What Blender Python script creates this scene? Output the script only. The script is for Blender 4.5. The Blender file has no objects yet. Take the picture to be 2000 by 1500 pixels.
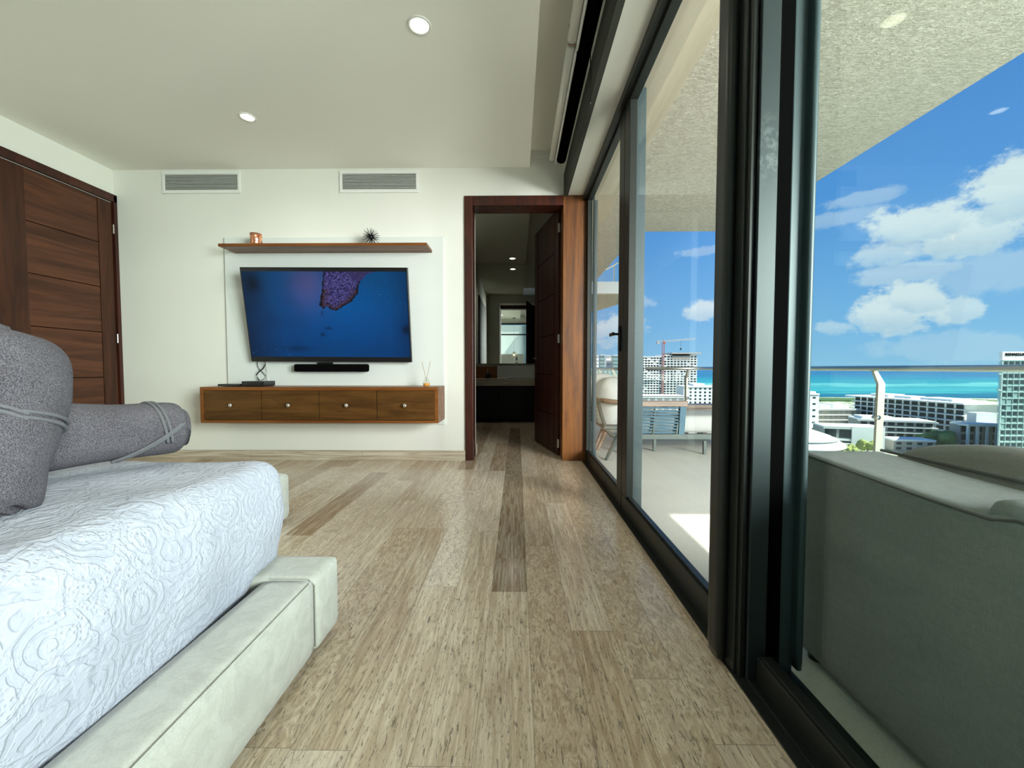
import bpy, bmesh, math, random
from mathutils import Vector, Matrix, noise
random.seed(7)
C = bpy.context.scene.collection
PI = math.pi
# ------------------------------------------------------------------ camera, sky, sun, exposure
EYE = 0.935
F = 775.0
PITCH, YAW = math.radians(2.22), math.radians(0.74)
cam = bpy.data.cameras.new('camera'); camo = bpy.data.objects.new('camera', cam); C.objects.link(camo)
cam.sensor_width = 36.0; cam.lens = 36.0 * F / 2000.0; cam.clip_start = 0.02; cam.clip_end = 60000
camo.location = (0, 0, EYE); camo.rotation_euler = (PI / 2 - PITCH, 0, YAW)
bpy.context.scene.camera = camo
vs = bpy.context.scene.view_settings
vs.view_transform = 'Standard'; vs.look = 'None'; vs.gamma = 1.0; vs.exposure = 0.0
try: vs.use_curve_mapping = False
except Exception: pass
cy = bpy.context.scene.cycles
cy.max_bounces = 12; cy.diffuse_bounces = 6; cy.glossy_bounces = 6; cy.transparent_max_bounces = 24
cy.caustics_reflective = False; cy.caustics_refractive = False; cy.sample_clamp_indirect = 6.0

def ray(px, py):
    x = (px - 1000) / F; y = -(py - 750) / F
    d = Vector((0, math.cos(PITCH), -math.sin(PITCH))) + Vector((x, 0, 0)) + y * Vector((0, math.sin(PITCH), math.cos(PITCH)))
    c, s = math.cos(YAW), math.sin(YAW)
    return Vector((c * d.x - s * d.y, s * d.x + c * d.y, d.z))

class G:
    """small node-graph helper"""
    def __init__(s, nt): s.nt = nt; s.n = nt.nodes; s.l = nt.links
    def new(s, t, **k):
        nd = s.n.new(t)
        for a, b in k.items(): setattr(nd, a, b)
        return nd
    def put(s, sock, v):
        if isinstance(v, bpy.types.NodeSocket): s.l.new(v, sock)
        elif isinstance(v, (tuple, list)) and sock.type == 'RGBA' and len(v) == 3: sock.default_value = (*v, 1)
        else: sock.default_value = v
    def m(s, op, a, b=0.0, c=0.0, clamp=False):
        nd = s.new('ShaderNodeMath', operation=op); nd.use_clamp = clamp
        s.put(nd.inputs[0], a); s.put(nd.inputs[1], b); s.put(nd.inputs[2], c); return nd.outputs[0]
    def mix(s, f, a, b, blend='MIX'):
        nd = s.new('ShaderNodeMix', data_type='RGBA', blend_type=blend)
        s.put(nd.inputs[0], f); s.put(nd.inputs[6], a); s.put(nd.inputs[7], b); return nd.outputs[2]
    def sm(s, v, lo, hi, a=0.0, b=1.0):
        nd = s.new('ShaderNodeMapRange', interpolation_type='SMOOTHSTEP')
        s.put(nd.inputs[0], v); nd.inputs[1].default_value = lo; nd.inputs[2].default_value = hi
        nd.inputs[3].default_value = a; nd.inputs[4].default_value = b; return nd.outputs[0]
    def noise(s, vec, scale=5, detail=3, rough=.5, dist=0.0, col=False):
        nd = s.new('ShaderNodeTexNoise'); s.put(nd.inputs['Vector'], vec); nd.inputs['Scale'].default_value = scale
        nd.inputs['Detail'].default_value = detail; nd.inputs['Roughness'].default_value = rough; nd.inputs['Distortion'].default_value = dist
        return nd.outputs[1 if col else 0]
    def vor(s, vec, scale=5, out='Distance', feature='F1'):
        nd = s.new('ShaderNodeTexVoronoi', feature=feature); s.put(nd.inputs['Vector'], vec); nd.inputs['Scale'].default_value = scale
        return nd.outputs[out]
    def co(s, kind='Object'): return s.new('ShaderNodeTexCoord').outputs[kind]
    def mapv(s, vec, scale=(1, 1, 1), loc=(0, 0, 0), rot=(0, 0, 0)):
        nd = s.new('ShaderNodeMapping'); s.put(nd.inputs[0], vec); nd.inputs[1].default_value = loc; nd.inputs[2].default_value = rot; nd.inputs[3].default_value = scale
        return nd.outputs[0]
    def sep(s, vec):
        nd = s.new('ShaderNodeSeparateXYZ'); s.put(nd.inputs[0], vec); return nd.outputs
    def comb(s, x, y, z):
        nd = s.new('ShaderNodeCombineXYZ'); s.put(nd.inputs[0], x); s.put(nd.inputs[1], y); s.put(nd.inputs[2], z); return nd.outputs[0]
    def ramp(s, f, stops):
        nd = s.new('ShaderNodeValToRGB'); s.put(nd.inputs[0], f); e = nd.color_ramp.elements
        while len(e) < len(stops): e.new(0.5)
        for q, (p, c) in enumerate(stops): e[q].position = p; e[q].color = (*c, 1)
        return nd.outputs[0]
    def bump(s, h, strength=.3, dist=.01):
        nd = s.new('ShaderNodeBump'); s.put(nd.inputs['Height'], h); nd.inputs['Strength'].default_value = strength; nd.inputs['Distance'].default_value = dist
        return nd.outputs[0]

world = bpy.data.worlds.new('sky'); bpy.context.scene.world = world; world.use_nodes = True
def build_sky():
    g = G(world.node_tree); g.n.clear()
    v = g.co('Generated'); x, y, z = g.sep(v)
    az = g.m('ARCTAN2', x, y); el = g.m('ARCSINE', z)
    base = g.ramp(g.m('MULTIPLY', el, 1.0), [(0.0, (0.34, 0.65, 0.93)), (0.10, (0.24, 0.54, 0.92)), (0.32, (0.11, 0.36, 0.84)), (0.62, (0.055, 0.23, 0.68)), (1.0, (0.05, 0.18, 0.55))])
    n1 = g.noise(g.mapv(v, (1, 1, 1.5)), 8.0, 9, .62, .1)
    n2 = g.noise(g.mapv(v, (1, 1, 1.4)), 30.0, 7, .65, .1)
    wob = g.m('ADD', g.m('MULTIPLY', g.m('SUBTRACT', n1, .5), 2.4), g.m('MULTIPLY', g.m('SUBTRACT', n2, .5), 1.5))
    blobs = [(1900, 450, 190, 62, 1.0), (1985, 375, 120, 75, 1.0), (1790, 440, 130, 45, .95), (1740, 490, 110, 30, .7),
             (1740, 612, 92, 46, 1.0), (1775, 585, 60, 34, 1.0), (1690, 620, 50, 24, .7), (1885, 605, 38, 22, .75),
             (1780, 530, 130, 22, .55), (1368, 605, 42, 22, .85), (1190, 640, 60, 30, .8), (1690, 385, 90, 16, .35), (1620, 430, 100, 16, .35),
             (1640, 640, 40, 14, .5), (1950, 520, 170, 50, .35), (1850, 680, 240, 30, .25), (1380, 490, 60, 10, .3), (1240, 590, 40, 16, .35), (2250, 400, 240, 110, .9), (2300, 640, 200, 60, .7)]
    tot = None; low = None
    for (px, py, rx, ry, k) in blobs:
        d = ray(px, py).normalized(); a = math.atan2(d.x, d.y); e = math.asin(d.z)
        d2 = ray(px + rx, py).normalized(); ra = abs(math.atan2(d2.x, d2.y) - a)
        d3 = ray(px, py - ry).normalized(); re = abs(math.asin(d3.z) - e)
        da = g.m('DIVIDE', g.m('SUBTRACT', az, a), ra); de = g.m('DIVIDE', g.m('SUBTRACT', el, e), re)
        dd = g.m('SQRT', g.m('ADD', g.m('MULTIPLY', da, da), g.m('MULTIPLY', de, de)))
        mk = g.m('MULTIPLY', g.sm(g.m('ADD', dd, wob), 1.12, .62), k)
        lw = g.m('MULTIPLY', mk, g.sm(de, .35, -.8))
        tot = mk if tot is None else g.m('MAXIMUM', tot, mk)
        low = lw if low is None else g.m('MAXIMUM', low, lw)
    # clouds over the rest of the sky, out of the view
    far = g.m('MULTIPLY', g.sm(g.noise(g.mapv(v, (1, 1, 3)), 3.0, 7, .6), .52, .72), g.m('MULTIPLY', g.sm(y, -.05, -.3), g.sm(el, .03, .2)))
    tot = g.m('MAXIMUM', tot, far)
    ccol = g.mix(g.m('MULTIPLY', low, g.sm(n1, .35, .65, .5, 1.0)), (0.90, 0.96, 1.0), (0.50, 0.68, 0.86))
    col = g.mix(g.m('MULTIPLY', tot, .93), base, ccol)
    ground = g.sm(z, 0.0, -.02)
    col = g.mix(ground, col, (0.20, 0.34, 0.40))
    bg = g.new('ShaderNodeBackground'); g.put(bg.inputs[0], col); bg.inputs[1].default_value = 1.0
    out = g.new('ShaderNodeOutputWorld'); g.l.new(bg.outputs[0], out.inputs[0])
build_sky()

def light(name, kind, loc, energy, color=(1, 1, 1), parent=None, **k):
    d = bpy.data.lights.new(name, kind); d.energy = energy; d.color = color
    rot = k.pop('rot', (0, 0, 0))
    for a, b in k.items(): setattr(d, a, b)
    o = bpy.data.objects.new(name, d); C.objects.link(o); o.location = loc; o.rotation_euler = rot
    if parent: o.parent = parent
    return o
SUNDIR = Vector((0.745, -0.42, 1.0))
so = light('sun', 'SUN', (0, 0, 30), 13.0, (1.0, .95, .86), angle=math.radians(.6))
so.rotation_euler = SUNDIR.to_track_quat('Z', 'Y').to_euler()
# added fill lamp in midair outdoors, brightens the room through the panes
light('daylight_fill', 'AREA', (5.0, -2.9, 2.0), 1680, (1.0, .975, .93), shape='RECTANGLE', size=3.0, size_y=3.0, rot=(0, PI / 2, math.radians(-38)))

# ------------------------------------------------------------------ materials
MATS = {}
def mat(name, col=(.8, .8, .8), rough=.5, metal=0.0, spec=.5, fn=None, coat=0.0, emit=None, estr=1.0, sheen=0.0):
    if name in MATS: return MATS[name]
    m = bpy.data.materials.new(name); m.use_nodes = True; g = G(m.node_tree)
    b = m.node_tree.nodes['Principled BSDF']
    b.inputs['Base Color'].default_value = (*col, 1); b.inputs['Roughness'].default_value = rough
    b.inputs['Metallic'].default_value = metal; b.inputs['Specular IOR Level'].default_value = spec
    b.inputs['Coat Weight'].default_value = coat; b.inputs['Sheen Weight'].default_value = sheen
    if emit: b.inputs['Emission Color'].default_value = (*emit, 1); b.inputs['Emission Strength'].default_value = estr
    if fn: fn(g, b)
    MATS[name] = m; return m

def f_plaster(c1, c2, sc=60, bs=.12):
    def fn(g, b):
        v = g.co(); n = g.noise(v, 2.0, 3); g.put(b.inputs['Base Color'], g.mix(n, c1, c2))
        g.put(b.inputs['Normal'], g.bump(g.noise(v, sc, 4), bs, .004))
    return fn
def f_wood(dark, lite, axis=2, sc=1.0, rough=.35, fig=1.0):
    def fn(g, b):
        s = [14.0 * sc] * 3; s[axis] = 1.1 * sc
        v = g.mapv(g.co(), s)
        n = g.noise(v, 1.0, 6, .62, .9 * fig); n2 = g.noise(g.mapv(g.co(), [k * 5 for k in s]), 1.4, 3, .6)
        f = g.m('ADD', g.m('MULTIPLY', g.sm(n, .3, .7), .75), g.m('MULTIPLY', n2, .3), clamp=True)
        g.put(b.inputs['Base Color'], g.mix(f, dark, lite)); g.put(b.inputs['Roughness'], g.sm(n, .2, .8, rough + .08, rough - .05))
        g.put(b.inputs['Normal'], g.bump(n2, .08, .002))
    return fn
def f_floor(g, b):
    v = g.co(); x, y, z = g.sep(v)
    W = .15
    cx = g.m('DIVIDE', g.m('ADD', x, .107), W); col = g.m('FLOOR', cx); fx = g.m('FRACT', cx)
    wn = g.new('ShaderNodeTexWhiteNoise', noise_dimensions='1D'); g.put(wn.inputs['W'], g.m('MULTIPLY', col, 3.17)); cr = wn.outputs[0]
    ry = g.m('DIVIDE', g.m('ADD', y, g.m('ADD', g.m('MULTIPLY', cr, 1.9), g.m('MULTIPLY', g.m('COMPARE', col, 0.0, .1), -.33))), 1.35)
    row = g.m('FLOOR', ry); fy = g.m('FRACT', ry)
    wn2 = g.new('ShaderNodeTexWhiteNoise', noise_dimensions='2D'); g.put(wn2.inputs['Vector'], g.comb(g.m('ADD', g.m('MULTIPLY', col, 7.3), 2.1), g.m('MULTIPLY', row, 5.1), 0)); r = wn2.outputs[0]; rc = wn2.outputs[1]
    tone = g.ramp(r, [(0.0, (.38, .26, .16)), (.20, (.51, .38, .25)), (.45, (.65, .52, .375)), (.75, (.74, .62, .475)), (1.0, (.82, .71, .58))])
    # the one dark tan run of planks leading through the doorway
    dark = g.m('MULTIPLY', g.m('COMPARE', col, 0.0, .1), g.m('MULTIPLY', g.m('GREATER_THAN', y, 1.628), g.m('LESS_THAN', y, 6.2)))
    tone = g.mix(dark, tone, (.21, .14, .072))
    off = g.mapv(rc, (9, 9, 9)); va = g.new('ShaderNodeVectorMath', operation='ADD'); g.put(va.inputs[0], v); g.put(va.inputs[1], off); vv = va.outputs[0]
    big = g.noise(g.mapv(vv, (7, .9, 1)), 1.6, 5, .6, 1.4)
    vein = g.noise(g.mapv(vv, (38, 2.4, 1)), 1.5, 6, .7, .9)
    curl = g.noise(g.mapv(vv, (22, 9, 1)), 1.6, 7, .74, 1.6)
    sel = g.sm(g.m('FRACT', g.m('MULTIPLY', r, 7.77)), .45, .6)
    vc = g.m('ADD', g.m('MULTIPLY', vein, g.m('SUBTRACT', 1.0, sel)), g.m('MULTIPLY', curl, sel))
    c = g.mix(g.sm(vc, .38, .66), g.mix(.40, tone, (.25, .165, .095)), g.mix(.36, tone, (.86, .79, .66)))
    c = g.mix(g.m('MULTIPLY', g.sm(big, .45, .75), .35), c, (.42, .32, .26))
    pit = g.noise(g.mapv(vv, (125, 17, 1)), 1.5, 4, .76, .9)
    pm = g.sm(pit, .56, .61)
    c = g.mix(g.m('MULTIPLY', pm, .80), c, (.070, .050, .032))
    wh = g.sm(g.noise(g.mapv(vv, (45, 6, 1)), 1.2, 5, .7, 1.6), .62, .72)
    c = g.mix(g.m('MULTIPLY', wh, .35), c, (.70, .66, .58))
    ex = g.m('MINIMUM', fx, g.m('SUBTRACT', 1.0, fx)); ey = g.m('MULTIPLY', g.m('MINIMUM', fy, g.m('SUBTRACT', 1.0, fy)), 9.0)
    ed = g.sm(g.m('MINIMUM', ex, ey), .004, .012, 1.0, 0.0)
    c = g.mix(g.m('MULTIPLY', ed, .45), c, (.13, .10, .07))
    g.put(b.inputs['Base Color'], c)
    g.put(b.inputs['Roughness'], g.m('ADD', .13, g.m('ADD', g.m('MULTIPLY', pm, .25), g.m('MULTIPLY', g.noise(v, 9, 3), .08))))
    g.put(b.inputs['Normal'], g.bump(g.m('SUBTRACT', g.m('MULTIPLY', g.noise(v, 3.0, 2), .4), g.m('ADD', g.m('MULTIPLY', pm, .10), g.m('MULTIPLY', ed, .25))), .10, .003))
def f_stone(g, b):
    v = g.co(); n = g.noise(g.mapv(v, (1.2, 20, 34)), 1.4, 6, .68, .7)
    c = g.mix(g.sm(n, .35, .68), (.34, .27, .19), (.60, .55, .45))
    x, y, z = g.sep(v); ed = g.m('LESS_THAN', g.m('ABSOLUTE', g.m('SUBTRACT', g.m('FRACT', g.m('DIVIDE', g.m('ADD', x, 1.005), 1.15)), .5)), .0022)
    c = g.mix(g.m('MULTIPLY', ed, .5), c, (.2, .16, .12)); g.put(b.inputs['Base Color'], c)
def f_stucco(g, b):
    v = g.co(); n = g.noise(v, 34, 6, .66, .5); n2 = g.noise(g.mapv(v, (22, 60, 40)), 1.0, 4, .7, 1.2)
    g.put(b.inputs['Base Color'], g.mix(g.sm(g.m('ADD', g.m('MULTIPLY', n2, .6), g.m('MULTIPLY', n, .4)), .40, .62), (.46, .425, .35), (.69, .65, .565)))
    g.put(b.inputs['Normal'], g.bump(g.m('ADD', n, g.m('MULTIPLY', n2, .7)), 1.0, .018))
def f_quilt(g, b):
    v = g.co(); wp = g.noise(v, 6, 3, .55, 0, True)
    vm = g.new('ShaderNodeVectorMath', operation='MULTIPLY_ADD'); g.put(vm.inputs[0], wp); vm.inputs[1].default_value = (.12, .12, .12); g.put(vm.inputs[2], v); w = vm.outputs[0]
    d = g.vor(w, 3.6); ring = g.m('SINE', g.m('MULTIPLY', d, 92.0))
    brk = g.sm(g.noise(v, 9, 2), .40, .50); ringm = g.m('MULTIPLY', g.m('MULTIPLY', g.sm(ring, -.75, -.1), g.sm(d, .42, .34)), g.m('ADD', .30, brk))
    d2 = g.vor(w, 11); ring2 = g.m('SINE', g.m('MULTIPLY', d2, 34.0)); r2 = g.m('MULTIPLY', g.sm(ring2, -.6, .2), g.sm(d, .32, .40))
    st = g.sm(g.vor(v, 105.0), .12, .42)
    sel = g.sm(g.noise(v, 6.5, 2), .47, .53)
    fl = g.noise(w, 24, 3, .6, 1.8)
    h = g.m('ADD', g.m('ADD', g.m('MULTIPLY', ringm, .75), g.m('MULTIPLY', r2, .6)), g.m('ADD', g.m('MULTIPLY', g.m('MULTIPLY', st, sel), .55), g.m('MULTIPLY', g.sm(fl, .42, .58), .38)))
    g.put(b.inputs['Normal'], g.bump(h, .50, .0065))
    g.put(b.inputs['Base Color'], g.mix(g.m('MULTIPLY', h, .45), (.385, .405, .49), (.465, .485, .57)))
def f_fabric(c1, c2, sc=260, bs=.25):
    def fn(g, b):
        v = g.co(); n = g.noise(g.mapv(v, (1, 1, .18)), sc, 2, .7); n2 = g.noise(g.mapv(v, (.2, .2, 1)), sc, 2, .7); nb = g.noise(v, 3.5, 4)
        f = g.m('ADD', g.m('MULTIPLY', g.m('ADD', n, n2), .38), g.m('MULTIPLY', nb, .3), clamp=True)
        g.put(b.inputs['Base Color'], g.mix(g.sm(f, .3, .75), c1, c2)); g.put(b.inputs['Normal'], g.bump(g.m('ADD', n, n2), bs, .002))
    return fn
def f_towel(g, b):
    v = g.co(); n = g.noise(v, 460, 2, .8); n2 = g.noise(v, 190, 4, .75); n3 = g.noise(v, 7, 2)
    f = g.m('ADD', g.m('MULTIPLY', g.sm(n, .38, .62), .62), g.m('ADD', g.m('MULTIPLY', n2, .35), g.m('MULTIPLY', g.m('SUBTRACT', n3, .5), .4)), clamp=True)
    g.put(b.inputs['Base Color'], g.mix(f, (.013, .011, .017), (.24, .215, .25)))
    g.put(b.inputs['Normal'], g.bump(g.m('ADD', g.m('MULTIPLY', n, 1.4), g.m('MULTIPLY', n2, .8)), .9, .0045))
def f_velvet(g, b):
    v = g.co(); n = g.noise(v, 14, 5, .7, 1.0); n2 = g.noise(v, 240, 2)
    g.put(b.inputs['Base Color'], g.mix(g.sm(g.m('ADD', g.m('MULTIPLY', n, .7), g.m('MULTIPLY', n2, .3)), .35, .65), (.45, .455, .41), (.56, .57, .52)))
    g.put(b.inputs['Normal'], g.bump(n2, .2, .002))
def f_concrete(g, b):
    v = g.co(); n = g.noise(v, 120, 3, .7); n2 = g.noise(v, 1.6, 4)
    g.put(b.inputs['Base Color'], g.mix(g.sm(g.m('ADD', g.m('MULTIPLY', n, .6), g.m('MULTIPLY', n2, .4)), .35, .65), (.60, .575, .51), (.70, .675, .61)))
def f_smudge(g, b):
    v = g.co(); x, y, z = g.sep(v)
    d = g.m('MULTIPLY', g.sm(g.m('ABSOLUTE', g.m('SUBTRACT', z, 1.56)), .13, .02), g.sm(g.noise(v, 26, 4, .7), .45, .65))
    g.put(b.inputs['Base Color'], g.mix(g.m('MULTIPLY', d, .3), (.022, .032, .034), (.17, .19, .19)))

M = dict(
    wall=mat('wall_paint', rough=.75, fn=f_plaster((.70, .70, .65), (.735, .74, .685))),
    ceil=mat('ceiling_paint', rough=.85, fn=f_plaster((.84, .83, .755), (.87, .86, .78), 90, .2)),
    panel=mat('panel_paint', rough=.4, fn=f_plaster((.64, .675, .65), (.67, .70, .68), 40, .03)),
    trimw=mat('white_trim', (.80, .81, .76), .45),
    bath=mat('bath_paint', rough=.7, fn=f_plaster((.54, .54, .46), (.58, .58, .50))),
    floor=mat('travertine_floor', rough=.15, fn=f_floor),
    skirt=mat('travertine_skirting', rough=.3, fn=f_stone),
    ddoor=mat('dark_door_wood', rough=.38, spec=.3, fn=f_wood((.020, .0065, .0035), (.070, .022, .010), 2)),
    ddoorh=mat('dark_door_wood_across', rough=.38, spec=.3, fn=f_wood((.028, .009, .0042), (.105, .036, .016), 1, .8)),
    frame=mat('door_frame_wood', rough=.35, spec=.4, fn=f_wood((.016, .004, .0025), (.065, .015, .008), 2)),
    post=mat('wood_column', rough=.35, spec=.35, fn=f_wood((.045, .013, .0035), (.21, .078, .020), 2, .9)),
    cab=mat('walnut_cabinet', rough=.4, spec=.25, fn=f_wood((.11, .032, .006), (.21, .078, .018), 0)),
    drawer=mat('walnut_drawer_front', rough=.45, spec=.2, fn=f_wood((.042, .017, .0035), (.115, .052, .013), 0, .9, fig=2.2)),
    black=mat('black_plastic', (.006, .006, .007), .28),
    blackm=mat('matt_black', (.003, .003, .003), .9, spec=.0),
    alu=mat('dark_aluminium', (.017, .020, .018), .36, .2, .35),
    alug=mat('grey_green_aluminium', (.052, .076, .083), .38, .2, .35),
    aluf=mat('anodised_face', rough=.38, metal=.3, spec=.4, fn=f_smudge),
    fascia=mat('dark_grey_board', (.045, .047, .038), .7, spec=.2),
    psteel=mat('weathered_steel_post', (.42, .39, .32), .5, .5),
    steel=mat('brushed_steel', (.55, .53, .49), .28, 1.0),
    chrome=mat('chrome', (.85, .83, .80), .12, 1.0),
    brass=mat('brass', (.85, .60, .22), .2, 1.0),
    copper=mat('hammered_copper', (.90, .42, .26), .22, 1.0, fn=lambda g, b: g.put(b.inputs['Normal'], g.bump(g.vor(g.co(), 95), .5, .003))),
    blind=mat('white_blind_fabric', (.74, .73, .66), .8),
    velvet=mat('cream_upholstery', rough=.85, sheen=.25, fn=f_velvet),
    quilt=mat('white_matelasse', rough=.8, sheen=.1, fn=f_quilt),
    towel=mat('grey_terry', rough=.95, sheen=.08, spec=.1, fn=f_towel),
    hem=mat('towel_hem', rough=.9, fn=f_fabric((.085, .083, .092), (.13, .127, .14), 300, .3)),
    sofa=mat('grey_outdoor_fabric', rough=.9, fn=f_fabric((.16, .17, .165), (.23, .24, .235))),
    sofad=mat('taupe_outdoor_fabric', rough=.9, fn=f_fabric((.13, .125, .118), (.19, .185, .172))),
    pipe=mat('dark_piping', (.06, .065, .065), .8),
    pipe2=mat('seam_thread', (.40, .41, .36), .9),
    cushw=mat('white_outdoor_fabric', rough=.9, fn=f_fabric((.46, .46, .43), (.56, .56, .53))),
    rope=mat('blue_rope', rough=.8, fn=f_fabric((.06, .125, .17), (.13, .225, .29), 200)),
    teak=mat('weathered_teak', rough=.6, fn=f_wood((.15, .095, .065), (.30, .20, .14), 0, 1.5)),
    gmet=mat('grey_furniture_metal', (.09, .11, .10), .45, .3),
    stucco=mat('rough_stucco', rough=.95, spec=.1, fn=f_stucco),
    smooth=mat('beige_render', rough=.85, spec=.1, fn=f_plaster((.46, .41, .325), (.52, .47, .38), 20, .05)),
    conc=mat('balcony_stone', rough=.6, fn=f_concrete),
    ceramic=mat('white_ceramic', (.62, .66, .64), .15),
    marble=mat('beige_counter_stone', rough=.25, fn=f_stone),
    dcab=mat('black_brown_veneer', (.006, .005, .0045), .5, spec=.2),
    mirror=mat('mirror_silver', (.72, .75, .70), .01, 1.0),
    lampglow=mat('warm_diffuser', (1, 1, 1), .5, emit=(1.0, .93, .76), estr=3.0),
    lampout=mat('amber_diffuser', (1, 1, 1), .5, emit=(1.0, .80, .45), estr=1.2),
    white=mat('white_plastic', (.75, .76, .73), .4),
    slat=mat('grey_grille_slat', (.50, .51, .48), .5),
    amber=mat('amber_oil', (.75, .32, .06), .1),
    reed=mat('reed_sticks', (.40, .32, .22), .7),
)
def glass_mat(name, tint, rough=0.0, f0=.045, boost=1.0):
    m = bpy.data.materials.new(name); m.use_nodes = True; g = G(m.node_tree); g.n.clear()
    ge = g.new('ShaderNodeNewGeometry'); dp = g.new('ShaderNodeVectorMath', operation='DOT_PRODUCT'); g.l.new(ge.outputs['Incoming'], dp.inputs[0]); g.l.new(ge.outputs['Normal'], dp.inputs[1])
    fr = g.m('ADD', f0, g.m('MULTIPLY', 1 - f0, g.m('POWER', g.m('SUBTRACT', 1.0, g.m('ABSOLUTE', dp.outputs['Value'])), 5.0)))
    t = g.new('ShaderNodeBsdfTransparent'); t.inputs[0].default_value = (*tint, 1)
    gl = g.new('ShaderNodeBsdfGlossy'); gl.inputs[0].default_value = (.95, 1, .98, 1); gl.inputs[1].default_value = rough
    mx = g.new('ShaderNodeMixShader'); g.l.new(g.m('MULTIPLY', fr, boost, clamp=True), mx.inputs[0]); g.l.new(t.outputs[0], mx.inputs[1]); g.l.new(gl.outputs[0], mx.inputs[2])
    o = g.new('ShaderNodeOutputMaterial'); g.l.new(mx.outputs[0], o.inputs[0]); MATS[name] = m; return m
M['glass'] = glass_mat('window_glass', (.95, .985, .975), 0.0, .035, .42)
M['glasst'] = glass_mat('tinted_glass', (.88, .95, .93), 0.0, .035, .75)
M['bglass'] = glass_mat('balustrade_glass', (.96, .99, .98), 0.0, .03, .12)
M['clear'] = glass_mat('bottle_glass', (.93, .95, .93), 0.0, .04, 1.0)

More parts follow.
